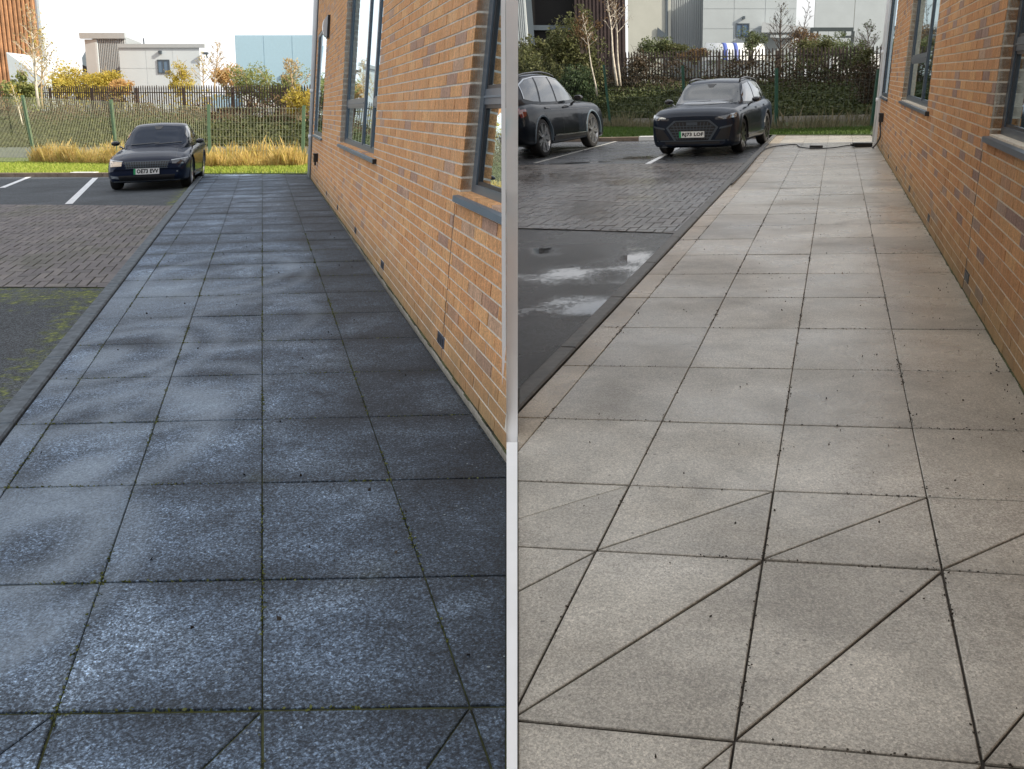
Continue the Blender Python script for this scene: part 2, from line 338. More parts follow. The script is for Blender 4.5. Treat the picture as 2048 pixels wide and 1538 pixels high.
M['kerb_dark'] = simple('kerb_dark', (.10,.125,.15), .8, var=.45, scale=14, bmp=.4); M['kerb_wet'] = simple('kerb_wet', (.085,.08,.07), .5, var=.35, scale=14, bmp=.3)
M['kerb_brown'] = simple('kerb_brown', (.19,.145,.11), .85, var=.3, scale=5)
M['paint'] = simple('road_paint', (.72,.75,.78), .6, var=.2, scale=9); M['white_render'] = simple('white_trim', (.93,.93,.92), .6, var=.04, scale=3)
M['paint_wet'] = simple('road_paint_wet', (.5,.5,.48), .3, var=.3, scale=9)
M['frame'] = simple('window_frame_grey', (.085,.115,.145), .35, var=.06, scale=3); M['frame_after'] = simple('window_frame_slate', (.05,.066,.085), .35, var=.06, scale=3)
M['sill'] = simple('sill_grey', (.10,.145,.19), .4, var=.12, scale=6); M['sill_after'] = simple('sill_slate', (.065,.08,.10), .38, var=.12, scale=6)
M['pipe_white'] = simple('downpipe_white', (.62,.64,.66), .4, var=.08, scale=3); M['black_plastic'] = simple('black_plastic', (.012,.012,.014), .4, var=0)
M['vent'] = simple('vent_blue_grey', (.04,.055,.09), .6, var=.2); M['vent_after'] = simple('vent_black', (.02,.02,.022), .6, var=.2)
M['lamp'] = simple('lamp_diffuser', (.6,.66,.72), .3, var=0); M['joint_seal'] = simple('sealant_brown', (.14,.10,.07), .8, var=.1)
def glass(name, tint, rough=.015, ior=1.6):
    m = bpy.data.materials.new(name); m.use_nodes = True; nt = m.node_tree; nt.nodes.clear()
    out = nt.nodes.new('ShaderNodeOutputMaterial'); t = nt.nodes.new('ShaderNodeBsdfTransparent'); t.inputs[0].default_value = (*tint, 1)
    g = nt.nodes.new('ShaderNodeBsdfGlossy'); g.inputs['Roughness'].default_value = rough; g.inputs[0].default_value = (.80,.93,1,1)
    f = nt.nodes.new('ShaderNodeFresnel'); f.inputs[0].default_value = ior; ms = nt.nodes.new('ShaderNodeMixShader')
    nt.links.new(f.outputs[0], ms.inputs[0]); nt.links.new(t.outputs[0], ms.inputs[1]); nt.links.new(g.outputs[0], ms.inputs[2]); nt.links.new(ms.outputs[0], out.inputs[0])
    return m
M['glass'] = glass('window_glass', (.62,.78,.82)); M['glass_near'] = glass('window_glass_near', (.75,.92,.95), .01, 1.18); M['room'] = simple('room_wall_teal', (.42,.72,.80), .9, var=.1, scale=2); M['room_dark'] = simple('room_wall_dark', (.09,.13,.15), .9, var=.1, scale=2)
M['blind'] = simple('blind_cyan', (.22,.66,.78), .8, var=.05); M['desk'] = simple('desk_blue', (.18,.42,.5), .5, var=.05)

# ------------------------------------------------------------------ the two paved yards
O_L, U_L, V_L = (-1.28905, 2.21956), (.60221, -.00909), (-.23826, .94348)
O_R, U_R, V_R = (-.15241, 1.77683), (.58865, -.12285), (.30659, .93882)
def LP(u, v): return (O_L[0]+u*U_L[0]+v*V_L[0], O_L[1]+u*U_L[1]+v*V_L[1])
def RP(u, v): return (O_R[0]+u*U_R[0]+v*V_R[0], O_R[1]+u*U_R[1]+v*V_R[1])
def halfplane(a, b, keep):                            # line a-b, keep the side of point keep
    n = (-(b[1]-a[1]), b[0]-a[0]); s = (keep[0]-a[0])*n[0] + (keep[1]-a[1])*n[1]
    return (a, n if s > 0 else (-n[0], -n[1]))
KERB_L = ((-2.803, 5.057), (-8.53, 26.857)); WALL_L = ((-.077, 4.4), (-5.131, 24.612)); END_L = ((-8.707, 27.516), (-5.396, 25.781))
KERB_R = ((.043, 4.847), (6.656, 25.352)); WALL_R = ((2.841, 5.195), (8.776, 23.601)); END_R = ((7.761, 28.963), (9.801, 26.677))
SEAM_L = ((-.0028, 0), (-.0028-.05534, 10)); SEAM_R = ((.0028, 0), (.0028+.05534, 10))
in_L, in_R = (-1.5, 6), (2.0, 6)
rows_L = [-4.85,-3.85,-2.85,-1.85,-.85,.153,.99] + list(range(2, 28)); rows_R = [-5.55,-4.55,-3.55,-2.55,-1.55,-.55,.487,1.523,2.157] + list(range(3, 30))
def pave(side):
    Lp = side == 'L'; PT = LP if Lp else RP; G = GL if Lp else GR
    kerb, wall, end, sm, inn = (KERB_L, WALL_L, END_L, SEAM_L, in_L) if Lp else (KERB_R, WALL_R, END_R, SEAM_R, in_R)
    H = [halfplane(*kerb, inn), halfplane(*wall, inn), halfplane(*end, inn), halfplane(*sm, (-1,3) if Lp else (1,3))]
    rows = rows_L if Lp else rows_R
    # bedding with moss or dirt, seen in the joints
    bed = [PT(-9, -5), PT(9, -5), PT(9, 30), PT(-9, 30)]; bed = ccw(bed)
    for p, n in H: bed = clip(bed, p, n)
    root = obj('footpath', [(x, y, G(x,y)-.009) for x,y in bed]+[(x,y,G(x,y)-.05) for x,y in bed], [tuple(range(len(bed)))]+[(len(bed)+k, len(bed)+(k+1)%len(bed), (k+1)%len(bed), k) for k in range(len(bed))], M['joint_moss'] if Lp else M['joint_dirt'])
    tag(root, kind='structure')
    cnt = 0
    for ri in range(len(rows)-1):
        v0, v1 = rows[ri], rows[ri+1]
        for u in range(-6, 9):
            tj = .0042 if Lp else .0036
            cell = [PT(u, v0+tj), PT(u+1, v0+tj), PT(u+1, v1-tj), PT(u, v1-tj)]
            cut = (Lp and v1 <= .16) or ((not Lp) and v1 <= 2.2)
            pieces = [[cell[0], cell[1], cell[2]], [cell[0], cell[2], cell[3]]] if cut else [cell]
            for pc in pieces:
                pc = ccw(pc)
                for p, n in H: pc = clip(pc, p, n)
                pc = clean(pc)
                if len(pc) < 3 or abs(area(pc)) < .004: continue
                g = (.0026 if Lp else .0020) * (1.5 if cut else 1) * random.uniform(.8, 1.3)
                q = clean(inset(pc, g))
                if len(q) < 3 or abs(area(q)) < .003: continue
                dz = random.uniform(-.002, .0015); ta, tb = random.uniform(-.002,.002), random.uniform(-.002,.002); cx, cy = q[0]
                V, F = prism(q, lambda x, y: G(x,y)+dz+ta*(x-cx)+tb*(y-cy), .045, .003)
                s = obj('slab', V, F, M['slab_dark'] if Lp else (M['slab_pink'] if (u < -1 or (u == -1 and v1 > 2)) and u < 0 and u != -1 or u <= -2 else M['slab_light']), root)
                cnt += 1
    # kerb stones
    kr = empty('kerb', (kerb[0][0], kerb[0][1], G(*kerb[0]))); tag(kr, kind='structure')
    a, b = Vector(kerb[0]), Vector(kerb[1]); d = (b-a).normalized(); nrm = Vector((-d.y, d.x))
    if (Vector(inn)-a).dot(nrm) > 0: nrm = -nrm
    ln, w = 1.55, (.125 if Lp else .115); t = -6.2 if Lp else -.3; tend = (b-a).length + (1.2 if Lp else 4)
    while t < tend:
        p0 = a+d*(t+.004)+nrm*.006; p1 = a+d*(t+ln-.004)+nrm*.006; q1 = p1+nrm*w; q0 = p0+nrm*w
        pc = ccw([tuple(p0), tuple(p1), tuple(q1), tuple(q0)]); pc = clip(pc, *H[3]); pc = clean(pc)
        if len(pc) >= 3 and abs(area(pc)) > .01:
            V, F = prism(pc, lambda x, y: G(x,y)+.018, .16, .012); obj('kerb_stone', V, F, M['kerb_dark'] if Lp else M['kerb_wet'], kr)
        t += ln
    return root
path_L = pave('L'); path_R = pave('R')

# asphalt sheets (the car park on both sides) ------------------------------------------------
def sheet(name, poly, G, dz, m, parent=None, kind='structure', nx=0):
    o = obj(name, [(x, y, G(x,y)+dz) for x,y in poly], [tuple(range(len(poly)))], m, parent)
    if kind: tag(o, kind=kind)
    return o
VERGE_L = ((-30.0, 35.2), (-15.123, 29.507), (-8.6, 27.0)); VERGE_R = ((-6., 37.6), (2.768, 30.832), (4.509, 29.872), (7.4, 28.9))
car_park_L = sheet('car_park', ccw([(-60,-30), (-.003,-30), (-.003,0), (-.02,4.42), (-5.2,24.6), (-5.4,25.8), (-8.6,27.3), (-15.1,29.8), (-30,35.6), (-60,47)]), GL, -.062, M['asphalt_dry'])
car_park_R = sheet('car_park', ccw([(.003,-30), (60,-30), (60,10), (12,26), (9.8,26.7), (7.5,29.2), (4.5,30.2), (2.77,31.1), (-2.6,35.4), (-2.6,24.2), (-.0, 23.6), (.13,23.2), (.003,0)]), GR, -.062, M['asphalt_wet'])
# white divider strip, added where the two yards meet
strip = MB()
ys = [-4,-2,0,1.2,2,3,4.36]
for y0, y1 in zip(ys, ys[1:]):
    h0, h1 = seam(y0)-.0005, seam(y1)-.0005; z0, z1 = max(GL(-h0,y0), GR(h0,y0))+.006, max(GL(-h1,y1), GR(h1,y1))+.006
    strip.hexa([(-h0,y0,z0-.2),(h0,y0,z0-.2),(h1,y1,z1-.2),(-h1,y1,z1-.2),(-h0,y0,z0),(h0,y0,z0),(h1,y1,z1),(-h1,y1,z1)])
e = strip.build('divider_strip', M['white_render']); tag(e, kind='structure')

# painted bay lines
def line(parent, a, b, w, G, m, name='painted_line'):
    a, b = Vector(a), Vector(b); d = (b-a).normalized(); n = Vector((-d.y, d.x))*w/2
    P = ccw([tuple(a-n), tuple(b-n), tuple(b+n), tuple(a+n)])
    return sheet(name, P, G, -.057, m, parent, None)
line(car_park_L, (-9.09,19.71), (-12.0,27.9), .15, GL, M['paint']); line(car_park_L, (-13.2,25.0), (-14.6,29.3), .15, GL, M['paint'])
line(car_park_R, (.55,23.12), (3.25,30.5), .11, GR, M['paint_wet']); line(car_park_R, (2.877,21.06), (5.2,28.6), .12, GR, M['paint'])

# block paving (herringbone)
def blocks(side):
    Lp = side == 'L'; PT = LP if Lp else RP; G = GL if Lp else GR
    kerb, inn = (KERB_L, in_L) if Lp else (KERB_R, in_R)
    a, b = Vector(kerb[0]), Vector(kerb[1]); d = (b-a).normalized(); nr = Vector((-d.y, d.x))
    if (Vector(inn)-a).dot(nr) > 0: nr = -nr
    off = a + nr*(.125+.015); Hk = (tuple(off), tuple(nr)); Hs = halfplane(*(SEAM_L if Lp else SEAM_R), (-1,3) if Lp else (1,3))
    near, far = ((LP(-3.38,8.12), LP(-1.41,7.93)), (LP(-7.53,18.6), LP(-1.82,17.3))) if Lp else ((RP(-5.0,10.45), RP(-1.468,9.845)), (RP(-10.3,20.9), RP(-4.553,20.1)))
    mid = (-6, 14) if Lp else (2, 16); Hn, Hf = halfplane(*near, mid), halfplane(*far, mid)
    root_poly = ccw([PT(-30,-5), PT(9,-5), PT(9,40), PT(-30,40)])
    for p, n in (Hk, Hs, Hn, Hf): root_poly = clip(root_poly, p, n)
    root = sheet('block_paving', root_poly, G, -.059, M['joint_moss'] if Lp else M['joint_dirt'])
    cu, cv = .19, .19; B = []
    U0 = -9.5 if Lp else -11
    for i in range(int((-.8-U0)/cu)+1):
        for j in range(int((21.5-7.5)/cv)):
            dmod = (i-j) % 4; u, v = U0+i*cu, 7.5+j*cv
            if dmod == 0: q = (u, v, 2*cu, cv)
            elif dmod == 3: q = (u, v, cu, 2*cv)
            else: continue
            pc = ccw([PT(q[0],q[1]), PT(q[0]+q[2],q[1]), PT(q[0]+q[2],q[1]+q[3]), PT(q[0],q[1]+q[3])])
            for p, n in (Hk, Hs, Hn, Hf): pc = clip(pc, p, n)
            pc = clean(pc)
            if len(pc) < 3 or abs(area(pc)) < .002: continue
            pc = clean(inset(pc, .006))
            if len(pc) < 3: continue
            cx = sum(p[0] for p in pc)/len(pc); cy = sum(p[1] for p in pc)/len(pc)
            if Lp and (cx < -.56*cy-.6 or cy > 30): continue
            if not Lp and cx < 0: continue
            B.append((math.hypot(cx, cy), pc))
    B.sort(key=lambda t: t[0]); rest = MB()
    for k, (dd, pc) in enumerate(B):
        dz = random.uniform(-.003,.003) - .05
        V, F = prism(pc, lambda x, y: G(x,y)+dz, .006, .003)
        if k < 300: obj('paver', V, F, M['paver_dry'] if Lp else M['paver_wet'], root)
        else: rest.add(V, F)
    o = rest.build('pavers', M['paver_dry'] if Lp else M['paver_wet'], root); tag(o, kind='stuff')
blocks('L'); blocks('R')
# ------------------------------------------------------------------ the office building, seen twice
CAMV = Vector((0, 0, 1.66)); TH = math.radians(17.0307)
def on_screen(p):                                     # level-of-detail test only: how big a piece shows
    q = Vector(p) - CAMV; d = q.y*math.cos(TH) - q.z*math.sin(TH)
    if d < .1: return None
    return 512+950*q.x/d, 384.5-950*(q.z*math.cos(TH)+q.y*math.sin(TH))/d, d
class Wall:
    def __init__(w, O, D, N, G, lean): w.O, w.D, w.N, w.G, w.k = Vector(O), Vector(D).normalized(), Vector(N).normalized(), G, lean
    def __call__(w, s, h, off=0):
        x, y = w.O.x + s*w.D.x, w.O.y + s*w.D.y
        return Vector((x + w.k*h + w.N.x*off, y + w.N.y*off, w.G(x, y) + h))
    def box(w, mb, s0, s1, h0, h1, o0, o1):
        return mb.hexa([w(s0,h0,o0), w(s1,h0,o0), w(s1,h0,o1), w(s0,h0,o1), w(s0,h1,o0), w(s1,h1,o0), w(s1,h1,o1), w(s0,h1,o1)])
WL = Wall((-5.131, 24.612), (.245, -.969), (-.969, -.245), GL, .11)
WR = Wall((8.776, 23.601), (-.307, -.952), (-.952, .307), GR, 0.0)
def cut_seam(o):
    bm = bmesh.new(); bm.from_mesh(o.data)
    r = bmesh.ops.bisect_plane(bm, geom=bm.verts[:]+bm.edges[:]+bm.faces[:], plane_co=(-.0030,0,0), plane_no=(1,.005534,0), clear_outer=True)
    ed = [e for e in r['geom_cut'] if isinstance(e, bmesh.types.BMEdge)]
    if ed: bmesh.ops.holes_fill(bm, edges=ed)
    n = len(bm.faces); bm.to_mesh(o.data); bm.free()
    if n == 0: bpy.data.objects.remove(o); return None
    return o
CH, BL = .0815, .38
def building(side):
    Lp = side == 'L'; W = WL if Lp else WR; root = empty('office_building', W(0,0))
    tag(root, 'orange brick office wing with grey windows beside the dark unwashed path' if Lp else 'orange brick office wing with slate windows beside the washed pale path', 'building', 'two views of the brick office wing')
    fx = (lambda o: cut_seam(o)) if Lp else (lambda o: o)
    fm, sm = (M['frame'], M['sill']) if Lp else (M['frame_after'], M['sill_after']); bm_ = M['brick_before'] if Lp else M['brick_after']; mm = M['mortar'] if Lp else M['mortar_after']
    S1 = 22.0 if Lp else 31.0
    Wn = [(.8,4.15,1.09,3.36,[],None), (9.05,14.05,1.13,5.6,[11.85,12.95],1.73), (19.07,23.5,1.13,5.6,[21.2],1.71)] if Lp else \
         [(.1,2.95,1.11,5.6,[],None), (7.35,12.2,1.19,5.6,[10.25,11.33],1.82), (17.3,22.6,1.19,5.6,[19.5,21.0],1.80), (25.0,29.0,1.19,5.6,[27],1.80)]
    jt = 18.95 if Lp else 17.08
    vents = [18.89,15.5,12.52,9.34,6.48,3.2] if Lp else [20.4,17.2,13.95,11.05,8.04,5.54,2.9]
    # mortar core
    mb = MB(); brk = sorted({0, S1} | {w[0] for w in Wn} | {min(w[1], S1) for w in Wn})
    for a, b in zip(brk, brk[1:]):
        wn = [w for w in Wn if w[0] <= a+.01 and w[1] >= b-.01]
        if wn:
            W.box(mb, a, b, -.3, wn[0][2], -.13, -.004); W.box(mb, a, b, wn[0][3], 6.6, -.13, -.004)
        else: W.box(mb, a, b, -.3, 6.6, -.13, -.004)
    fx(mb.build('mortar', mm, root))
    # bricks
    unit = {}
    L = []
    for k in range(54):
        h0 = k*CH + .0065; h1 = (k+1)*CH - .0065
        cuts = [(w[0], w[1]) for w in Wn if w[2] < h1-.02 and w[3] > h0+.02]
        if h1 < Wn[-1][2]: cuts.append((jt-.012, jt+.012))
        if k == 1: cuts += [(v-.13, v+.13) for v in vents]
        off = (k % 2)*BL/2 + .02
        for j in range(-1, int(S1/BL)+2):
            segs = [(j*BL+off+.009, (j+1)*BL+off-.009)]
            for c0, c1 in cuts:
                ns = []
                for a, b in segs:
                    if c1 <= a or c0 >= b: ns.append((a, b))
                    else:
                        if c0 > a: ns.append((a, c0))
                        if c1 < b: ns.append((c1, b))
                segs = ns
            for a, b in segs:
                a, b = max(a, .0), min(b, S1)
                if b-a < .03: continue
                p = W((a+b)/2, (h0+h1)/2)
                if Lp and W(a, h1).x > -.02-.0055*W(a,h1).y: continue
                edge = Lp and (W(b, h1, -.1).x > -.004-.005534*W(b,h1).y)
                q = on_screen(p); vis = q and -5 < q[0] < (510 if Lp else 1030) and -5 < q[1] < 780 and (Lp or q[0] > 500)
                L.append((q[2] if vis else 1e3+(q[2] if q else 99), a, b, h0, h1, edge))
    L.sort(key=lambda t: t[0]); rest = MB(); nsol = 0
    for i, (dd, a, b, h0, h1, edge) in enumerate(L):
        pr = random.choice((0, 0, .001, .002, -.001))
        if i < 300:
            full = abs((b-a)-(BL-.018)) < 1e-4 and not edge
            if full and 'm' in unit: o = bpy.data.objects.new('brick', unit['m']); link(o, root); o.matrix_parent_inverse = Matrix.Translation(-Vector(root.location))
            else:
                m = MB(); base = W(a, h0)
                m2 = MB(); W.box(m2, a, b, h0, h1, -.1, 0)
                V = [Vector(v)-base for v in m2.V]; me = mesh_of('brick', V, m2.F, bm_)
                if full: unit['m'] = me
                o = bpy.data.objects.new('brick', me); link(o, root)
            base = W(a, h0, pr); o.location = base
            if edge:
                for v in o.data.vertices: v.co = v.co + base
                o.location = (0,0,0); cut_seam(o)
        else: W.box(rest, a, b, h0, h1, -.1, pr)
    o = rest.build('bricks', bm_, root); tag(o, kind='stuff'); fx(o)
    # parapet band above, closing walls and roof
    if Lp:
        mb = MB(); W.box(mb, 0, S1, 4.4, 6.6, -.006, 0); fx(mb.build('upper_wall', M['brick_before'], root))
        sh = MB(); fp = [W(0,0,-.13), W(21,0,-.13)]
        for y0, y1 in ((4.64, 23.2),):
            a0, a1 = -seam(y0)-.002, -seam(y1)-.002
            sh.hexa([(a0-.02,y0,-.4),(a0,y0,-.4),(a1,y1,-.6),(a1-.1,y1,-.6),(a0-.02,y0,6.5),(a0,y0,6.5),(a1,y1,6.5),(a1-.1,y1,6.5)])
        sh.build('back_wall', M['white_render'], root)
        sh = MB(); sh.hexa([(-5.0,24.3,-.6),(-.15,23.2,-.6),(-.15,23.35,-.6),(-5.13,24.58,-.6),(-4.3,24.3,6.5),(-.15,23.2,6.5),(-.15,23.35,6.5),(-4.42,24.58,6.5)]); sh.build('end_wall', M['brick_before'], root)
        sh = MB(); sh.hexa([(-.4,4.5,6.5),(-.04,4.5,6.5),(-.14,23.3,6.5),(-4.5,24.6,6.5),(-.4,4.5,6.7),(-.04,4.5,6.7),(-.14,23.3,6.7),(-4.5,24.6,6.7)]); sh.build('added_roof_glass', M['glass'], root)  # unseen glass roof, added to let sky light into the rooms
        sh = MB(); y0, z0, y1, z1 = 4.37, -.1, 7.4, 3.2; h0, h1 = seam(y0)+.0005, seam(y1)+.0005   # added white divider fin, raked back to catch more sky light
        for (ya, za, yb, zb, ha, hb) in ((y0,z0,y1,z1,h0,h1), (y1,z1,y1+.1,6.7,h1,h1)):
            sh.hexa([(-ha,ya,za-.3),(ha,ya,za-.3),(hb,yb,zb-.3),(-hb,yb,zb-.3),(-ha,ya,za),(ha,ya,za),(hb,yb,zb),(-hb,yb,zb)])
        sh.build('divider_fin', M['white_render'], root)
        sh = MB(); sh.add([(0,4.5,-.2),(0,7.4,-.2),(0,7.4,2.9),(.004,4.5,-.2),(.004,7.4,-.2),(.004,7.4,2.9)], [(0,1,2),(3,5,4),(0,3,4,1),(1,4,5,2),(2,5,3,0)]); sh.build('divider_fin_web', M['white_render'], root)

    else:
        mb = MB(); W.box(mb, 0, S1, 4.4, 6.2, -.006, 0); mb.build('upper_wall', M['brick_after'], root)
        mb = MB(); W.box(mb, 0, .25, -.3, 6.2, -9, -.14); mb.build('end_wall', M['brick_after'], root)
        mb = MB(); W.box(mb, -.1, S1, 6.2, 6.4, -9, .05); mb.build('roof', M['sill_after'], root)
        mb = MB(); W.box(mb, 0, S1, -.3, 6.2, -9.2, -9); mb.build('back_wall', M['brick_after'], root)
        mb = MB(); W.box(mb, S1-.25, S1, -.3, 6.2, -9, -.14); mb.build('end_wall', M['brick_after'], root)
    # rooms behind the glass
    mb = MB()
    for (s0, s1, h0, h1, mu, tr) in Wn: W.box(mb, s0-.8, min(s1+.8, S1), h0-.6, min(h1,5.6)+.3, -.95 if not Lp else -.6, -.9 if not Lp else -.55)
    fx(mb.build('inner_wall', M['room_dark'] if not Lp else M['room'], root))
    # windows
    for wi, (s0, s1, h0, h1, mu, tr) in enumerate(Wn):
        s1 = min(s1, S1); o0, o1 = (-.125, -.075) if wi else (-.06, -.012)
        mb = MB(); fw = .11
        W.box(mb, s0, s0+fw, h0, h1, o0, o1); W.box(mb, s1-fw, s1, h0, h1, o0, o1)
        W.box(mb, s0+fw, s1-fw, h0, h0+.055, o0, o1); W.box(mb, s0+fw, s1-fw, h1-.055, h1, o0, o1)
        wobj = fx(mb.build('window', fm, root))
        if wobj is None: continue
        edges = [s0+fw] + mu + [s1-fw]
        for m_ in mu:
            b = MB(); W.box(b, m_-.05, m_+.05, h0+.055, h1-.055, o0, o1-.003); fx(b.build('mullion', fm, wobj))
        cells = []
        for i in range(len(edges)-1):
            a = edges[i]+(.05 if i else 0); c = edges[i+1]-(.05 if i < len(edges)-2 else 0)
            full = (len(mu) == 2 and i == 1)
            if tr and not full:
                b = MB(); W.box(b, a, c, tr-.045, tr+.045, o0, o1-.003); fx(b.build('transom', fm, wobj))
                b = MB(); W.box(b, a, c, tr-.006, tr+.006, o1-.002, o1+.004); fx(b.build('transom_trim', sm, wobj))
                cells += [(a, c, h0+.055, tr-.045), (a, c, tr+.045, h1-.055)]
            else: cells.append((a, c, h0+.055, h1-.055))
        for a, c, d, f in cells:
            b = MB(); W.box(b, a, c, d, f, o1-.031, o1-.023); fx(b.build('pane', M['glass_near'] if (Lp and wi == 2) else M['glass'], wobj))
            b = MB(); W.box(b, a, a+.035, d, f, o1-.023, o1-.011); W.box(b, c-.035, c, d, f, o1-.023, o1-.011); W.box(b, a+.035, c-.035, d, d+.022, o1-.023, o1-.011); W.box(b, a+.035, c-.035, f-.022, f, o1-.023, o1-.011); fx(b.build('bead', M['black_plastic'] if wi == 2 else fm, wobj))
        # sill with a dropped nose and end cap
        near = s1+.30 if wi == 1 else (s1+.2 if wi == 0 else s1)
        b = MB(); P = W
        for (a, c) in [(s0-.02, near)]:
            b.hexa([P(a,h0-.055,-.12), P(c,h0-.055,-.12), P(c,h0-.055,.04), P(a,h0-.055,.04), P(a,h0-.004,-.12), P(c,h0-.004,-.12), P(c,h0-.018,.04), P(a,h0-.018,.04)])
        so = fx(b.build('sill', sm, root))
        if wi == 1 and so: b = MB(); W.box(b, near, near+.05, h0-.062, h0-.010, -.0, .045); fx(b.build('end_cap', M['black_plastic'], so))
    # things standing in the rooms
    if Lp:
        r1 = MB(); W.box(r1, 12.0, 13.9, 1.12, 1.22, -.5, -.3); W.box(r1, 19.4, 20.6, 1.05, 1.42, -.45, -.24); fx(r1.build('desk', M['desk'], root))
        r1 = MB()
        W.box(r1, 19.2, 21.6, 1.16, 1.66, -.17, -.16); W.box(r1, 19.2, 21.6, 1.78, 3.4, -.17, -.16); W.box(r1, 9.2, 13.9, 1.16, 1.5, -.17, -.16)
        fx(r1.build('blind', M['blind'], root))
    # air bricks
    for v in vents:
        b = MB(); W.box(b, v-.12, v+.12, CH+.004, 2*CH-.003, -.1, .002); vo = b.build('air_vent', M['vent'] if Lp else M['vent_after'], root)
        sl = MB()
        for t in (-.07, 0, .07): W.box(sl, v+t-.02, v+t+.02, CH+.012, 2*CH-.012, .002, .004)
        sl.build('slot', M['black_plastic'], vo)
    b = MB(); W.box(b, jt-.009, jt+.009, 0, Wn[-1][2]-.06, -.02, -.001); fx(b.build('movement_joint', M['joint_seal'], root))
    # moss line at the foot of the wall
    b = MB(); n = 170; pts = []
    for i in range(n):
        s = i*(20.9 if Lp else 24)/n; w_ = random.uniform(.002,.012); W.box(b, s, s+.13, -.004, random.uniform(.002,.006), -.004, w_)
    fx(tag(b.build('moss_line', M['joint_moss'], root), kind='stuff'))
    return root
bL = building('L'); bR = building('R')

def downpipe(root, p0, k, top, r, m, dx=0):
    p0 = Vector(p0); t = MB(); t.tube([p0, p0+Vector((k*top, 0, top))], r, 10); o = t.build('downpipe', m, root, True)
    for h in (.95, 2.05):
        b = MB(); q = p0+Vector((k*h,0,h)); b.tube([q, q+Vector((k*.09,0,.09))], r*1.18, 10); b.build('pipe_bracket', m, o, True)
downpipe(bL, (-5.155, 24.792, -0.382), .10, 6.4, .082, M['pipe_white']); downpipe(bR, (9.007, 24.305, 0.521), 0.0, 6.1, .075, M['pipe_white']); 
b = MB(); WR.box(b, .0, .16, 0, 6.1, .0, .05); b.build('corner_trim', M['pipe_white'], bR)
b = MB(); WL.box(b, .0, .35, 0, 6.4, .0, .03); b.build('corner_trim', M['frame'], bL)

# bulkhead lamp and outside sockets
lw = MB(); WL.box(lw, 4.72, 5.05, 3.0, 3.42, 0, .05); lamp = lw.build('wall_lamp', M['black_plastic']); tag(lamp, 'black and white half-round bulkhead lamp high on the brick wall', 'lamp')
d = MB(); 
V = []; F = []
for i in range(9):
    a = math.pi*i/8; V += [WL(4.74, 3.21-.19*math.cos(a), .05+.085*math.sin(a)), WL(5.03, 3.21-.19*math.cos(a), .05+.085*math.sin(a))]
F = [(2*i, 2*i+1, 2*i+3, 2*i+2) for i in range(8)] + [tuple(range(0, 18, 2)), tuple(range(17, 0, -2))]
d.add(V, F); d.build('diffuser', M['lamp'], lamp)
for W, s, h, lab in ((WL, 3.0, .60, 'black outside socket box low on the wall by the dark path'), (WR, 2.1, .66, 'black outside socket box with a cable hanging below it')):
    b = MB(); W.box(b, s-.16, s+.16, h-.06, h+.09, .002, .09); o = b.build('socket_box', M['black_plastic']); tag(o, lab, 'socket', 'outside sockets')
    b = MB(); W.box(b, s-.13, s+.13, h+.09, h+.12, .002, .1); b.build('lid', M['black_plastic'], o)
    b = MB(); W.box(b, s-.05, s+.06, h-.14, h-.06, .03, .07); b.build('plug', M['black_plastic'], o)

# hose and cable across the washed path
def smooth_path(P, n=8):
    P = [Vector(p) for p in P]; out = []
    for i in range(len(P)-1):
        p0, p1, p2, p3 = P[max(i-1,0)], P[i], P[i+1], P[min(i+2,len(P)-1)]
        for k in range(n):
            t = k/n; out.append(.5*((2*p1)+(p2-p0)*t+(2*p0-5*p1+4*p2-p3)*t*t+(3*p1-p0-3*p2+p3)*t**3))
    return out+[P[-1]]
M['cable'] = simple('cable_black', (.02,.02,.022), .45, var=0)
hp = [(3.530, 15.579, 0.234), (4.309, 17.952, 0.281), (5.406, 21.431, 0.347), (5.989, 23.128, 0.381), (6.509, 23.929, 0.408), (6.995, 24.181, 0.431), (6.852, 23.259, 0.420), (6.961, 22.598, 0.422), (7.344, 22.500, 0.438), (7.806, 22.923, 0.461), (8.117, 23.082, 0.476)]
t = MB(); t.tube(smooth_path([(x, y, z+.025) for x,y,z in hp]), .014, 6); o = t.build('power_cable', M['cable'], None, True); tag(o, 'black cable lying across the far end of the washed path', 'cable')
pb = (8.118, 22.681, 0.474); b = MB(); b.box(pb[0]-.2, pb[0]+.2, pb[1]-.1, pb[1]+.1, pb[2]+.005, pb[2]+.095); o = b.build('cable_connector', M['black_plastic']); tag(o, 'small black box joining two cables near the drainpipe', 'connector')
b = MB(); b.box(pb[0]-.26, pb[0]-.2, pb[1]-.05, pb[1]+.05, pb[2]+.02, pb[2]+.07); b.build('cable_gland', M['black_plastic'], o)
q = (7.112, 22.866, 0.430); b = MB(); b.box(q[0]-.14, q[0]+.14, q[1]-.05, q[1]+.05, q[2]+.01, q[2]+.07); o = b.build('inline_switch', M['cable']); tag(o, 'dark inline coupling on the cable in the middle of the path', 'switch')
e0 = WR(2.1, .52, .05); t = MB(); t.tube(smooth_path([e0, e0+Vector((-.05,-.2,-.25)), (8.198, 22.233, 0.475), (8.355, 22.894, 0.485), (pb[0]+.2,pb[1],pb[2]+.05)]), .017, 6); o = t.build('power_cable', M['cable'], None, True); tag(o, 'short black lead hanging from the socket down to the path', 'cable')

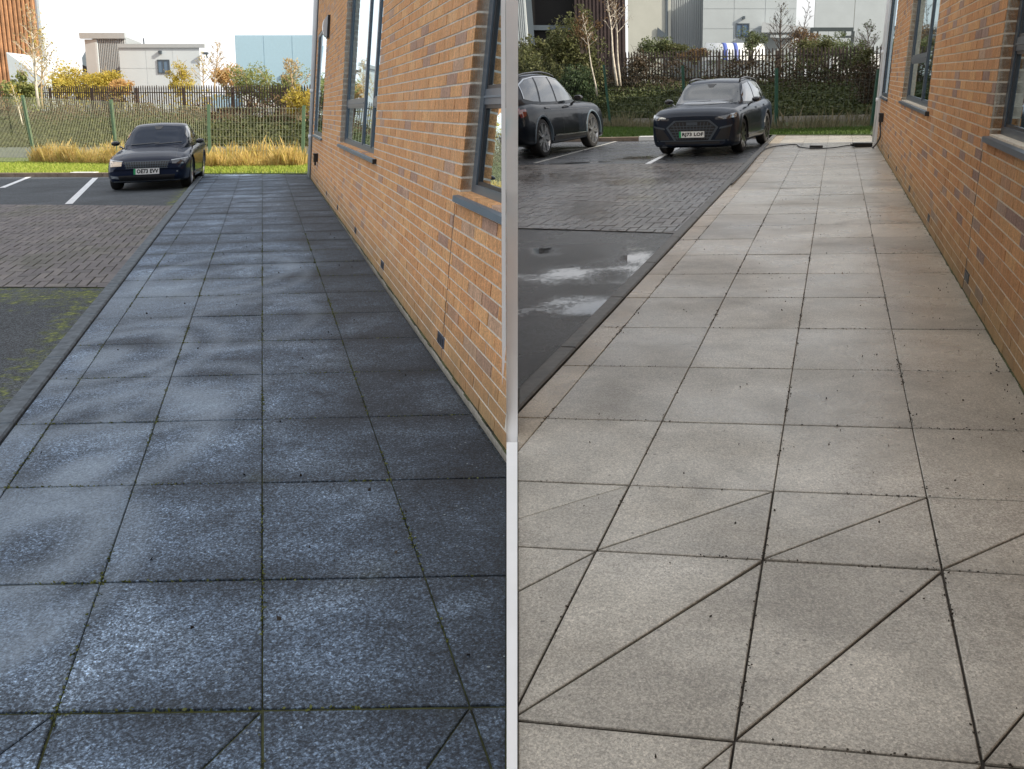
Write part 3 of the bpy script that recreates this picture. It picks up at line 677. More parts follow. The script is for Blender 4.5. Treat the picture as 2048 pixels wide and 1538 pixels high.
# ------------------------------------------------------------------ verge, banks and fences
def kerbline(P, G, m, k0, label=None, h=.06):
    kr = empty('kerb', (P[0][0], P[0][1], G(*P[0]))); tag(kr, kind='structure')
    for (a, b) in zip(P, P[1:]):
        a, b = Vector(a), Vector(b); ln = (b-a).length; n = max(1, round(ln/1.6)); d = (b-a)/n; nn = Vector((-d.y, d.x)).normalized()*.16
        if nn.y < 0: nn = -nn
        for i in range(n):
            p, q = a+d*i+d*.006, a+d*(i+1)-d*.006; pc = ccw([tuple(p), tuple(q), tuple(q+nn), tuple(p+nn)])
            V, F = prism(pc, lambda x, y: G(x,y)+h, .2, .012); obj('kerb_stone', V, F, m, kr)
    return kr
M['paint_block'] = simple('kerb_paint_white', (.75,.76,.75), .6, var=.08)
kL = kerbline([(-30.0,35.2),(-15.12,29.5),(-8.75,27.05)], GL, M['kerb_brown'], 0); kR = kerbline([(-6,37.6),(2.77,30.83),(4.51,29.87),(7.5,28.7)], GR, M['kerb_brown'], 0)
for (a, b, G, kr) in (((-13.1,28.75),(-12.25,28.42),GL,kL), ((3.9,30.15),(4.62,29.76),GR,kR)):
    a, b = Vector(a), Vector(b); nn = Vector((.35,.93))*.2; pc = ccw([tuple(a), tuple(b), tuple(b+nn), tuple(a+nn)]); V, F = prism(pc, lambda x, y: G(x,y)+.075, .13, .01); o = obj('kerb_stone', V, F, M['paint_block'], kr); o['label'] = 'white painted kerb stone'
FL_L = [(-30.5,46.3),(-18.31,37.43),(-13.81,34.06),(-9.47,30.49),(-6.37,29.56),(-3.2,28.6)]; FL_R = [(.2,45.0),(3.89,38.61),(6.14,34.69),(8.36,31.07),(11.08,30.31),(14.2,29.4)]
WLL = [(-31,48.0),(-21.33,42.0),(-6.81,33.0),(-3.4,30.9)]; WLR = [(.5,46.5),(4.17,42.0),(7.24,38.0),(12.5,34.0),(19,29.5)]
PLL = [(-34,52.3),(-22.1,46.5),(-7.7,39.5),(-4.0,37.7)]; PLR = [(.5,52.5),(6.5,48.5),(16.0,42.5),(23,38)]
M['grass'] = simple('grass_soil', (.09,.13,.03), .95, var=.4, scale=5); M['grass_r'] = simple('grass_soil_green', (.055,.085,.025), .95, var=.4, scale=5); M['soil'] = simple('bank_soil', (.035,.035,.02), .95, var=.5, scale=2); M['yard'] = simple('far_yard', (.16,.16,.155), .9, var=.2, scale=.5)
def band(name, A, B, zA, zB, m, n=24):               # ruled sheet between two polylines
    def samp(P, t):
        L = [0]; 
        for a, b in zip(P, P[1:]): L.append(L[-1]+math.hypot(b[0]-a[0], b[1]-a[1]))
        x = t*L[-1]
        for i in range(len(P)-1):
            if x <= L[i+1] or i == len(P)-2:
                f = (x-L[i])/(L[i+1]-L[i]); return (P[i][0]+(P[i+1][0]-P[i][0])*f, P[i][1]+(P[i+1][1]-P[i][1])*f)
    V = []; F = []; k = 5
    for i in range(n+1):
        a, b = samp(A, i/n), samp(B, i/n); za, zb = zA(*a), zB(*b)
        for j in range(k+1):
            f = j/k; V.append((a[0]+(b[0]-a[0])*f, a[1]+(b[1]-a[1])*f, za+(zb-za)*f))
    for i in range(n):
        for j in range(k): F.append((i*(k+1)+j, (i+1)*(k+1)+j, (i+1)*(k+1)+j+1, i*(k+1)+j+1))
    o = obj(name, V, F, m, None, True); tag(o, kind='structure'); o['_abs'] = 1; del o['_abs']; return V
vL = band('grass_verge', [(-30,35.3),(-15.1,29.65),(-8.6,27.15),(-3.6,25.2)], WLL, lambda x,y: GL(x,y)+.02, lambda x,y: GL(x,y)+.03, M['grass'])
vR = band('grass_verge', [(.25,33.2),(2.77,31.0),(4.51,30.05),(7.5,28.95),(9.8,26.75),(15,24.5)], WLR, lambda x,y: GR(x,y)+.02, lambda x,y: GR(x,y)+.03, M['grass_r'])
bankL = band('bank', WLL, PLL, lambda x,y: GL(x,y)+.42, lambda x,y: .62, M['soil']); bankR = band('bank', WLR, PLR, lambda x,y: GR(x,y)+.2, lambda x,y: 2.15, M['soil'])
sheet('far_yard', ccw([(-34,52.3),(-22.1,46.5),(-7.7,39.5),(-4.0,37.7),(-2,400),(-400,400),(-400,200)]), lambda x,y: .6, 0, M['yard']); sheet('far_yard', ccw([(.5,52.5),(6.5,48.5),(16.0,42.5),(23,38),(300,150),(400,400),(2,400)]), lambda x,y: 2.1, 0, M['yard'])
sheet('ground', ccw([(-400,-300),(400,-300),(400,500),(-400,500)]), lambda x,y: 0, -6.0, M['soil'])

def pl_iter(P, step):
    acc = 0; out = []
    for a, b in zip(P, P[1:]):
        L = math.hypot(b[0]-a[0], b[1]-a[1]); t = acc
        while t < L: out.append((a[0]+(b[0]-a[0])*t/L, a[1]+(b[1]-a[1])*t/L, (b[0]-a[0])/L, (b[1]-a[1])/L)); t += step
        acc = t-L
    return out
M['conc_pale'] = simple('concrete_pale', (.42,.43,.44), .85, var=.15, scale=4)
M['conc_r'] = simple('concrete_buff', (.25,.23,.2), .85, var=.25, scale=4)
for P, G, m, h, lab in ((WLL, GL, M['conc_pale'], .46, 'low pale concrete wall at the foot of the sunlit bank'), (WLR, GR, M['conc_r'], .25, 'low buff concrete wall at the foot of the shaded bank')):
    r = empty('low_wall', (P[1][0], P[1][1], G(*P[1]))); tag(r, lab, 'wall', 'low walls below the banks')
    pts = pl_iter(P, 2.4)
    for (x, y, dx, dy) in pts:
        if (G is GL and x > -.6): continue
        b = MB(); n = (-dy*.15, dx*.15); x1, y1 = x+dx*2.38, y+dy*2.38
        b.hexa([(x,y,G(x,y)-.1),(x1,y1,G(x1,y1)-.1),(x1+n[0],y1+n[1],G(x1,y1)-.1),(x+n[0],y+n[1],G(x,y)-.1),(x,y,G(x,y)+h),(x1,y1,G(x1,y1)+h),(x1+n[0],y1+n[1],G(x1,y1)+h),(x+n[0],y+n[1],G(x,y)+h)])
        b.build('wall_panel', m, r)

# palisade fences on top of the banks
M['pale'] = simple('palisade_rust', (.085,.06,.05), .7, metal=.2, var=.3, scale=3); M['pale_r'] = simple('palisade_brown', (.05,.036,.03), .7, var=.4, scale=3)
def palisade(P, top, pitch, k, m, lab, zb):
    r = empty('palisade_fence', (P[1][0], P[1][1], zb)); tag(r, lab, 'fence', 'palisade fences on the banks')
    me = None; pts = pl_iter(P, pitch)
    for (x, y, dx, dy) in pts:
        if abs(x) < .35: continue
        if me is None:
            h = top-zb; w = .036; V = []; 
            for z in (0, h-.09): V += [(-w*dx-0, -w*dy, z), (0, -.018, z), (w*dx, w*dy, z), (0, .012, z)]
            V += [(-.02*dx,-.02*dy,h-.01), (0,-.012,h), (.02*dx,.02*dy,h-.01), (0,.008,h-.02)]
            V = [(a+k*c, b_, c) for a,b_,c in V]
            F = []
            for L_ in (0, 4):
                for q in range(4): F.append((L_+q, L_+(q+1)%4, L_+4+(q+1)%4, L_+4+q))
            F.append((8,9,10,11)); me = mesh_of('pale', V, F, m)
        o = bpy.data.objects.new('pale', me); link(o, r); o.location = (x, y, zb+random.uniform(-.02,.02))
    for h in (.35, top-zb-.3):
        t = MB(); t.tube([(x+k*h, y+.03, zb+h) for x, y, _, _ in pts[::6] if abs(x) > .3], .025, 4); t.build('rail', m, r)
    for (x, y, dx, dy) in pl_iter(P, 2.75):
        if abs(x) < .35: continue
        t = MB(); hh = top-zb-.1; t.hexa([(x-.05,y+.06,zb-.4),(x+.05,y+.06,zb-.4),(x+.05,y+.16,zb-.4),(x-.05,y+.16,zb-.4),(x-.05+k*hh,y+.06,zb+hh),(x+.05+k*hh,y+.06,zb+hh),(x+.05+k*hh,y+.16,zb+hh),(x-.05+k*hh,y+.16,zb+hh)]); t.build('post', m, r)
palisade(PLL, 2.0, .135, .06, M['pale'], 'rusty brown palisade fence above the golden grass bank', .45)
palisade(PLR, 3.6, .155, -.07, M['pale_r'], 'dark brown palisade fence on the shaded bank', 2.0)

# green mesh fences
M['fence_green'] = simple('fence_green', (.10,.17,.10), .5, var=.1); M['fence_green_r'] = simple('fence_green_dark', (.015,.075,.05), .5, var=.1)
M['wire_sunlit'] = simple('wire_sunlit_pale', (.36,.38,.26), .45, metal=.3, var=.1); M['wire_dark'] = simple('wire_dark', (.05,.07,.05), .5, var=.1)  # the pale wire tone has the sun on the left fence painted in
def meshfence(P, H, K, G, mp, mw, pitch, rw, lab, jmax):
    r = empty('mesh_fence', (P[1][0], P[1][1], G(*P[1]))); tag(r, lab, 'fence', 'green mesh fences')
    for i, (p, h, k) in enumerate(zip(P, H, K)):
        if abs(p[0]) < .4 or (G is GL and p[0] > -.3): continue
        t = MB(); z = G(*p); w = .045
        t.hexa([(p[0]-w,p[1]-w,z-.1),(p[0]+w,p[1]-w,z-.1),(p[0]+w,p[1]+w,z-.1),(p[0]-w,p[1]+w,z-.1),(p[0]-w+k*h,p[1]-w,z+h+.06),(p[0]+w+k*h,p[1]-w,z+h+.06),(p[0]+w+k*h,p[1]+w,z+h+.06),(p[0]-w+k*h,p[1]+w,z+h+.06)])
        t.build('post', mp, r)
    for (a, b, ha, hb, ka, kb) in zip(P, P[1:], H, H[1:], K, K[1:]):
        L = math.hypot(b[0]-a[0], b[1]-a[1]); n = int(L/pitch); w = MB()
        for i in range(n):
            f = (i+.5)/n; x, y = a[0]+(b[0]-a[0])*f, a[1]+(b[1]-a[1])*f; h = ha+(hb-ha)*f; k = ka+(kb-ka)*f; z = G(x, y)
            if abs(x) < .3: continue
            w.tube([(x,y,z),(x+k*h,y,z+h)], rw, 3, False)
        for q in np.linspace(.04, .98, 9):
            if abs(a[0]) < .3 or abs(b[0]) < .3: continue
            w.tube([(a[0]+ka*ha*q,a[1],G(*a)+ha*q),(b[0]+kb*hb*q,b[1],G(*b)+hb*q)], rw*.6, 3, False)
        if w.V: tag(w.build('mesh_panel', mw, r), kind='stuff')
meshfence(FL_L[:-1], [2.9,2.42,2.12,1.84,1.72], [-.1,-.06,.015,.07,.09], GL, M['fence_green'], M['wire_sunlit'], .105, .0085, 'green wire mesh fence behind the golden grass on the sunlit side', 0)
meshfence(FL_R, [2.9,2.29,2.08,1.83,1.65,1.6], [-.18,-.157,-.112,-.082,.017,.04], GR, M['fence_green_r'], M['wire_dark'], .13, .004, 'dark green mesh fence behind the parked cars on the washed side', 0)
# ------------------------------------------------------------------ vegetation
def quads(name, C, size, m, parent=None, up=.0, aspect=.55, normal=None):
    n = len(C); C = np.asarray(C, float); sz = np.broadcast_to(np.asarray(size, float), (n,))[:, None]
    a = rng.normal(size=(n, 3)); a[:, 2] = a[:, 2]*(1-up) + up*2.0; a /= np.linalg.norm(a, axis=1)[:, None]
    b = rng.normal(size=(n, 3)); b -= a*np.sum(a*b, 1)[:, None]; b /= np.linalg.norm(b, axis=1)[:, None]
    V = np.empty((n, 4, 3)); w = aspect
    V[:, 0] = C - a*sz*.5; V[:, 1] = C + b*sz*.5*w; V[:, 2] = C + a*sz*.5; V[:, 3] = C - b*sz*.5*w
    me = bpy.data.meshes.new(name); me.vertices.add(4*n); me.vertices.foreach_set('co', V.ravel())
    me.loops.add(4*n); me.loops.foreach_set('vertex_index', np.arange(4*n, dtype=np.int32)); me.polygons.add(n)
    me.polygons.foreach_set('loop_start', np.arange(0, 4*n, 4, dtype=np.int32)); me.polygons.foreach_set('loop_total', np.full(n, 4, dtype=np.int32))
    me.materials.append(m); me.update(calc_edges=True); me.validate()
    return link(bpy.data.objects.new(name, me), parent)
def blades(name, B, h, w, m, lean=.25, parent=None):  # upright grass blades: narrow triangles pairs
    n = len(B); B = np.asarray(B, float); h = np.broadcast_to(np.asarray(h, float), (n,)); th = rng.uniform(0, 2*np.pi, n)
    d = np.stack([np.cos(th), np.sin(th), np.zeros(n)], 1)*(w/2); t = rng.normal(size=(n, 3))*lean; t[:, 2] = 1; t *= h[:, None]
    V = np.empty((n, 4, 3)); V[:, 0] = B-d; V[:, 1] = B+d; V[:, 2] = B+t*.6+d*.8; V[:, 3] = B+t*np.array([1.4,1.4,1])
    me = bpy.data.meshes.new(name); me.vertices.add(4*n); me.vertices.foreach_set('co', V.ravel())
    me.loops.add(4*n); me.loops.foreach_set('vertex_index', np.arange(4*n, dtype=np.int32)); me.polygons.add(n)
    me.polygons.foreach_set('loop_start', np.arange(0, 4*n, 4, dtype=np.int32)); me.polygons.foreach_set('loop_total', np.full(n, 4, dtype=np.int32))
    me.materials.append(m); me.update(calc_edges=True)
    return link(bpy.data.objects.new(name, me), parent)
def sampler(P):
    L = [0]
    for a, b in zip(P, P[1:]): L.append(L[-1]+math.hypot(b[0]-a[0], b[1]-a[1]))
    xs = [p[0] for p in P]; ys = [p[1] for p in P]
    return lambda t: (np.interp(t*L[-1], L, xs), np.interp(t*L[-1], L, ys))
def between(A, B, n, zA, zB, fbias=1.0):
    t = rng.random(n); f = rng.random(n)**fbias; ax, ay = sampler(A)(t); bx, by = sampler(B)(t)
    za = zA(ax, ay); zb = zB(bx, by)
    return np.stack([ax+(bx-ax)*f, ay+(by-ay)*f, za+(zb-za)*f], 1), t, f
def lump(P, s, seed=0):                              # cheap smooth 3d variation in -1..1
    return np.sin(P[:,0]*s*1.3+seed)*np.cos(P[:,1]*s*.9+seed*2.1)+.6*np.sin(P[:,0]*s*3.1+P[:,2]*s*2.3+seed*.7)+.4*np.cos(P[:,1]*s*4.7+P[:,0]*s*5.3)
def offs(C, keepL): return C[C[:,0] < -.0028-.0056*C[:,1]-.1] if keepL else C[C[:,0] > .1+.0056*C[:,1]]

M['l_gold'] = leafmat('dry_grass_gold', [(.62,.46,.16),(.70,.54,.22),(.60,.42,.15),(.55,.50,.12)], .4)
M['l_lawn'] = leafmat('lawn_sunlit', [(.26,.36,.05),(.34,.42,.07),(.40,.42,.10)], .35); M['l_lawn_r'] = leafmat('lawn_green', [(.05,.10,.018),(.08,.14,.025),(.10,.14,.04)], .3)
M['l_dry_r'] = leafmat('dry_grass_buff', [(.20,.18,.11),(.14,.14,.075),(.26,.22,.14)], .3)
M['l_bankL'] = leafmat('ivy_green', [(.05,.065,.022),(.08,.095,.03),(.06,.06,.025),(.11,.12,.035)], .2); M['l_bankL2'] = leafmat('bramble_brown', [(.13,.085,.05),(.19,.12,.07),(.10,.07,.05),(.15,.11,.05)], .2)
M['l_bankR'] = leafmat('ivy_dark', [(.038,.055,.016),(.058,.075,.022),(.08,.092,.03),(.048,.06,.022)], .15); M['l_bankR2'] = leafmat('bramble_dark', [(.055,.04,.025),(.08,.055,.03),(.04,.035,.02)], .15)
M['l_yellow'] = leafmat('leaf_yellow', [(.55,.42,.06),(.62,.5,.12),(.42,.38,.08),(.5,.36,.06)], .45); M['l_orange'] = leafmat('leaf_orange', [(.52,.30,.12),(.60,.38,.15),(.48,.34,.14)], .4)
M['l_green'] = leafmat('leaf_soft_green', [(.22,.27,.10),(.30,.33,.13),(.26,.28,.09),(.34,.33,.12)], .4); M['l_olive'] = leafmat('leaf_olive', [(.09,.10,.035),(.12,.13,.048),(.07,.08,.032),(.15,.145,.06)], .25)
M['l_dgreen'] = leafmat('leaf_dark_green', [(.03,.055,.02),(.045,.075,.028),(.055,.08,.03)], .2); M['l_willow'] = leafmat('leaf_willow', [(.11,.14,.065),(.15,.18,.08),(.09,.115,.05)], .3)
M['l_rust'] = leafmat('leaf_rust', [(.15,.09,.045),(.19,.12,.055),(.12,.085,.045)], .3); M['l_pink'] = leafmat('leaf_pale_gold', [(.5,.38,.22),(.56,.45,.25),(.45,.36,.16)], .4)
M['bark_birch'] = simple('birch_bark', (.55,.50,.42), .8, var=.35, scale=9); M['bark_gold'] = simple('bark_sunlit', (.40,.30,.17), .85, var=.3, scale=9); M['bark_dark'] = simple('bark_dark', (.07,.055,.045), .9, var=.3, scale=9); M['bark_grey'] = simple('bark_grey', (.22,.19,.17), .9, var=.3)

# lawn strips and tall dry grass
C, _, _ = between([(-24,33.0),(-15.1,29.75),(-8.6,27.25),(-4.6,25.75)], FL_L[1:], 26000, GL, GL, .8); C[:,2] += .02
tag(blades('lawn_grass', offs(C, True), rng.uniform(.04,.11,len(offs(C,True))), .03, M['l_lawn']), 'short bright green lawn strip in front of the green fence', 'grass', kind='stuff')
C, t, f = between([(p[0]+.2,p[1]-.9) for p in FL_L[1:-1]], [(p[0],p[1]+1.9) for p in FL_L[1:-1]], 30000, GL, GL); C[:,2] += .02; C = offs(C, True)
hh = .36+.20*np.clip(lump(C, 1.7, 3), -.8, 1.6)+rng.uniform(-.12,.2,len(C))+(rng.random(len(C))<.05)*rng.uniform(.1,.45,len(C)); hh = np.clip(hh*.85, .10, 1.05)
tag(blades('dry_grass', C, hh, .014, M['l_gold'], .14), 'tall golden dry grass growing through the mesh fence', 'grass', kind='stuff')
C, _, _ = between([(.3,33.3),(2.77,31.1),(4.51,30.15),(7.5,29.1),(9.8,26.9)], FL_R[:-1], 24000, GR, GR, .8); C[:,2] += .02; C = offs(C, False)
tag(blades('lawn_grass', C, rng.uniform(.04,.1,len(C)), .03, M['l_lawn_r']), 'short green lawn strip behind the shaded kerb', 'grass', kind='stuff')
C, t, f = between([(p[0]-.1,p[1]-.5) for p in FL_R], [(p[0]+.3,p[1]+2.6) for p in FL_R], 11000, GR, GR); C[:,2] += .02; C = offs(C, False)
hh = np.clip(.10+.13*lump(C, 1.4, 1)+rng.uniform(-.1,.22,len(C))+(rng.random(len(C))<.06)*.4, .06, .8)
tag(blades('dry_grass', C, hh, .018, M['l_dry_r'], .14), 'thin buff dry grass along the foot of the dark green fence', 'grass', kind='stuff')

# moss tufts, crumbs of soil and dead leaves caught on the paving
def joint_litter(PT, G, us, v0, v1, n, m, size, nm, lab, keepL, rows, spread):
    C = []
    for _ in range(n):
        if rng.random() < .62: u = us[rng.integers(0, len(us))]+rng.normal(0, .010); v = rng.uniform(v0, v1)**1.0
        else: u = rng.uniform(us[0]-.4, us[-1]+1); v = rows[rng.integers(0, len(rows))]+rng.normal(0, .008)
        if math.sin(u*5.1+v*2.7)+math.sin(v*7.3+u*1.9)+rng.normal(0,.5) < spread: continue
        x, y = PT(u, v)
        if v < v0 or v > v1: continue
        C.append((x, y, G(x,y)+.001))
    C = offs(np.array(C), keepL); H = halfplane(*(WALL_L if keepL else WALL_R), in_L if keepL else in_R)
    C = C[((C[:,0]-H[0][0])*H[1][0]+(C[:,1]-H[0][1])*H[1][1]) > 0]; K = halfplane(*(KERB_L if keepL else KERB_R), in_L if keepL else in_R); C = C[((C[:,0]-K[0][0])*K[1][0]+(C[:,1]-K[0][1])*K[1][1]) > 0]
    tag(quads(nm, C, rng.uniform(*size, len(C)), m, aspect=.7, up=.2), lab, nm.replace('_', ' '), kind='stuff')
M['moss_bright'] = leafmat('moss_yellow_green', [(.07,.085,.02),(.13,.15,.03),(.10,.11,.035)], .1); M['soil_crumb'] = leafmat('soil_crumb', [(.022,.017,.012),(.04,.03,.02),(.03,.025,.018)], .0)
joint_litter(LP, GL, [-1,0,1,2], -.9, 12, 9000, M['moss_bright'], (.006,.017), 'moss_tufts', 'yellow green moss growing along the joints of the dark paving', True, rows_L[4:16], .1)
joint_litter(RP, GR, [-1,0,1,2], -.6, 12, 6500, M['soil_crumb'], (.005,.013), 'soil_crumbs', 'dark soil crumbs left along the joints of the washed paving', False, rows_R[5:18], .3)
def scatter(n, PT, G, keepL, m, nm, lab, umin, umax, bias, size):
    u = umax-(umax-umin)*rng.random(n)**bias; v = rng.uniform(0, 14, n)**1.0; C = np.array([(*PT(a, b), G(*PT(a, b))+.003) for a, b in zip(u, v)]); tag(quads(nm, offs(C, keepL), rng.uniform(*size, len(offs(C, keepL))), m, aspect=.6, up=.9), lab, nm.replace('_',' '), kind='stuff')
scatter(420, RP, GR, False, M['soil_crumb'], 'washed_grit', 'dark grit scattered over the washed slabs nearest the wall', -1, 2.9, 2.2, (.006,.018))
scatter(90, LP, GL, True, M['soil_crumb'], 'dead_leaves', 'a few dark dead leaves lying on the unwashed slabs', -1.2, 2.9, 1.0, (.012,.03))
# banks clothed in ivy and bramble
def bankcover(A, B, zA, zB, n, m1, m2, keepL, lab, seed, top=.35):
    C, t, f = between(A, B, n, zA, zB); l = lump(C, .9, seed); C[:,2] += rng.uniform(0,.16,n) + .14*l*f + top*np.clip(f-.55,0,1)*rng.random(n); C = C.copy(); sel = (f + .12*l + .1*rng.normal(size=n)) > .74
    ok = C[:,0] < -.0028-.0056*C[:,1]-.12 if keepL else C[:,0] > .12+.0056*C[:,1]
    a = C[ok & ~sel]; b = C[ok & sel]
    tag(quads('ivy_cover', a, rng.uniform(.07,.17,len(a)), m1, aspect=.8), lab[0], 'ivy', kind='stuff'); tag(quads('bramble_cover', b, rng.uniform(.06,.16,len(b)), m2, aspect=.4), lab[1], 'brambles', kind='stuff')
bankcover(WLL, PLL, lambda x,y: GL(x,y)+.42, lambda x,y: .8, 52000, M['l_bankL'], M['l_bankL2'], True, ('green ivy covering the bank behind the sunlit fence', 'brown bramble stems along the top of the sunlit bank'), 1)
bankcover(WLR, PLR, lambda x,y: GR(x,y)+.22, lambda x,y: 2.25, 70000, M['l_bankR'], M['l_bankR2'], False, ('dark green ivy covering the bank behind the parked cars', 'dark bramble at the top of the shaded bank'), 4)

def shrub(name, label, cat, c, rx, ry, rz, n, m, stem, size=(.08,.2), group=None, seed=None, nst=7, gap=.5, top=1.0, lean=0):
    c = Vector(c); sd = seed if seed is not None else random.random()*50
    r = empty(name, (c.x, c.y, c.z-rz)); tag(r, label, cat, group)
    # several uneven clumps
    K = 16; cc = rng.normal(size=(K, 3)); cc /= np.linalg.norm(cc, axis=1)[:, None]; cc *= rng.uniform(.25, .85, K)[:, None]; rad = rng.uniform(.22, .48, K)
    k = rng.integers(0, K, n); d = rng.normal(size=(n, 3)); d /= np.linalg.norm(d, axis=1)[:, None]
    P = cc[k] + d*(rad[k]*rng.random(n)**.4)[:, None]; P = P[lump(P*3, 1.7, sd) > -gap*1.6]
    P[:, 2] = np.where(P[:,2] < 0, P[:,2]*1.0, P[:,2]*top); C = P*np.array([rx, ry, rz]) + np.array(c); C[:,0] += lean*(C[:,2]-c.z)
    quads('foliage', C, rng.uniform(size[0], size[1], len(C)), m, r, up=.3)
    t = MB()
    for i in range(nst):
        e = Vector(cc[i]*np.array([rx, ry, rz])) + c; b = Vector((c.x+random.uniform(-.2,.2)*rx, c.y, c.z-rz*1.05)); md = b.lerp(e, .5)+Vector((random.uniform(-.1,.1)*rx, 0, .1*rz))
        t.tube([b, md, e], [.05, .03, .012], 4)
        for q in range(3):
            g = e+Vector((random.gauss(0,.25)*rx, random.gauss(0,.2)*ry, abs(random.gauss(.25,.2))*rz)); t.tube([e, g], [.014, .005], 3, False)
    t.build('stem', stem, r); return r
def tree(name, label, cat, base, top, r0, m_bark, m_leaf=None, nleaf=0, leafsize=.1, spread=.35, nb=14, group=None, start=.35, twig=5, droop=0, curve=.05, lw=.5):
    base, top = Vector(base), Vector(top); H = (top-base).length; root = empty(name, base); tag(root, label, cat, group)
    ax = (top-base).normalized(); side = ax.cross(Vector((0,1,0))).normalized()
    pts = [base.lerp(top, i/8)+side*math.sin(i*1.3+base.x)*curve*H*.12 for i in range(9)]; t = MB(); t.tube(pts, [max(.012, r0*(1-i/8.6)) for i in range(9)], 6); t.build('trunk', m_bark, root, True)
    br = MB(); tips = []
    for i in range(nb):
        f = start+(1-start)*(i+random.random())/nb; p = pts[0]+(pts[-1]-pts[0])*f; k = min(7, int(f*8)); p = pts[k].lerp(pts[k+1], f*8-k)
        az = i*2.4+random.random(); L = H*spread*(1.15-f)*random.uniform(.7,1.2); d = Vector((math.cos(az), math.sin(az)*.7, random.uniform(.6,1.3))).normalized(); q = p+d*L*.5; e = q+(d+Vector((0,0,.3-droop))).normalized()*L*.5
        rr = r0*(1-f)*.45+.008; br.tube([p, q, e], [rr, rr*.6, .006], 4, False); tips += [q, e, q.lerp(e,.5)]
        for j in range(twig):
            s = q.lerp(e, random.random()); g = s+(d+Vector((random.gauss(0,.6), random.gauss(0,.5), random.gauss(.2,.4)-droop))).normalized()*L*random.uniform(.2,.5); br.tube([s, g], [.009, .003], 3, False); tips.append(g); tips.append(s.lerp(g,.5))
    br.build('branches', m_bark, root)
    if m_leaf and nleaf:
        T = np.array([tuple(v) for v in tips]); C = T[rng.integers(0, len(T), nleaf)]+rng.normal(size=(nleaf, 3))*H*.025*np.array([1,1,1]); quads('crown', C, rng.uniform(leafsize*.6, leafsize*1.4, len(C)), m_leaf, root)
    return root

GL_ = 'shrubs behind the sunlit palisade'; GR_ = 'shrubs behind the shaded palisade'
# sunlit side, left to right
tree('birch_tree', 'tall pale birch with two bare leaders in front of the rust-brown building', 'tree', (-19.620, 41.000, 1.105), (-19.412, 41.000, 4.875), .07, M['bark_birch'], M['l_pink'], 500, .09, .30, 26, 'birches on the sunlit side', .2, 6)
tree('birch_tree', 'slimmer golden birch close behind the fence at the far left', 'tree', (-19.959, 42.000, 1.031), (-19.544, 42.000, 4.179), .05, M['bark_gold'], M['l_yellow'], 300, .09, .35, 22, 'birches on the sunlit side', .25, 6)
tree('birch_tree', 'leaning pale sapling crossing the fence at the far left edge', 'tree', (-18.878, 38.000, 0.497), (-19.075, 38.000, 1.970), .035, M['bark_birch'], M['l_yellow'], 120, .07, .3, 10, 'birches on the sunlit side', .4, 4)
shrub('shrub', 'low green and yellow bush left of the birch stems', 'shrub', (-21.810, 44.000, 1.808), 1.1, .8, .9, 2600, M['l_green'], M['bark_gold'], group=GL_)
for px, py, rx, rz, mm_, lab in ((120,168,1.3,.7,'l_yellow','pale yellow bush beside the rust-brown building'), (165,160,1.7,1.1,'l_yellow','tall yellow bush in front of the ribbed grey shed'), (205,170,1.4,.7,'l_yellow','low spreading yellow bush at the right foot of the ribbed shed'), (240,174,1.0,.5,'l_orange','low orange bush where the two pale buildings meet')):
    shrub('shrub', lab, 'shrub', {120:(-23.590, 52.000, 2.134),165:(-22.820, 53.000, 2.346),205:(-21.378, 52.000, 2.084),240:(-20.089, 51.000, 1.929)}[px], rx, .9, rz, int(2600*rx), M[mm_], M['bark_gold'], (.06,.16), GL_)
shrub('shrub', 'feathery golden bush below the small window of the pale block', 'shrub', (-16.711, 50.000, 2.355), .85, .7, .75, 2200, M['l_yellow'], M['bark_gold'], (.05,.13), GL_, nst=9)
tree('bare_tree', 'thin bare tree against the white sky right of the pale block', 'tree', (-14.392, 48.000, 1.706), (-13.999, 48.000, 3.914), .05, M['bark_gold'], M['l_pink'], 260, .07, .42, 22, 'bare trees on the sunlit side', .2, 8)
tree('bare_tree', 'small bare tree touching the right edge of the pale block', 'tree', (-14.565, 47.000, 1.705), (-14.500, 47.000, 3.382), .04, M['bark_gold'], M['l_yellow'], 200, .07, .4, 16, 'bare trees on the sunlit side', .2, 7)
shrub('shrub', 'rounded orange bush at the left edge of the blue building', 'shrub', (-14.325, 50.000, 2.426), 1.0, .8, .85, 3000, M['l_orange'], M['bark_gold'], (.06,.15), GL_)
shrub('shrub', 'soft green willow bush below the blue building', 'shrub', (-11.051, 42.000, 1.962), 1.15, .9, 1.0, 3800, M['l_green'], M['bark_gold'], (.05,.13), GL_)
shrub('shrub', 'broad green-gold bush right of the willow bush', 'shrub', (-9.355, 41.000, 1.837), 1.25, .9, 1.0, 4600, M['l_green'], M['bark_gold'], (.05,.13), GL_)
shrub('shrub', 'bright amber bush against the corner of the brick wing', 'shrub', (-8.124, 38.000, 1.422), .75, .6, .75, 2600, M['l_yellow'], M['bark_gold'], (.05,.12), GL_)
tree('bare_tree', 'forked bare tree rising in front of the blue building', 'tree', (-8.753, 40.000, 1.409), (-8.893, 40.000, 2.899), .06, M['bark_gold'], M['l_pink'], 420, .08, .55, 18, 'bare trees on the sunlit side', .25, 7)
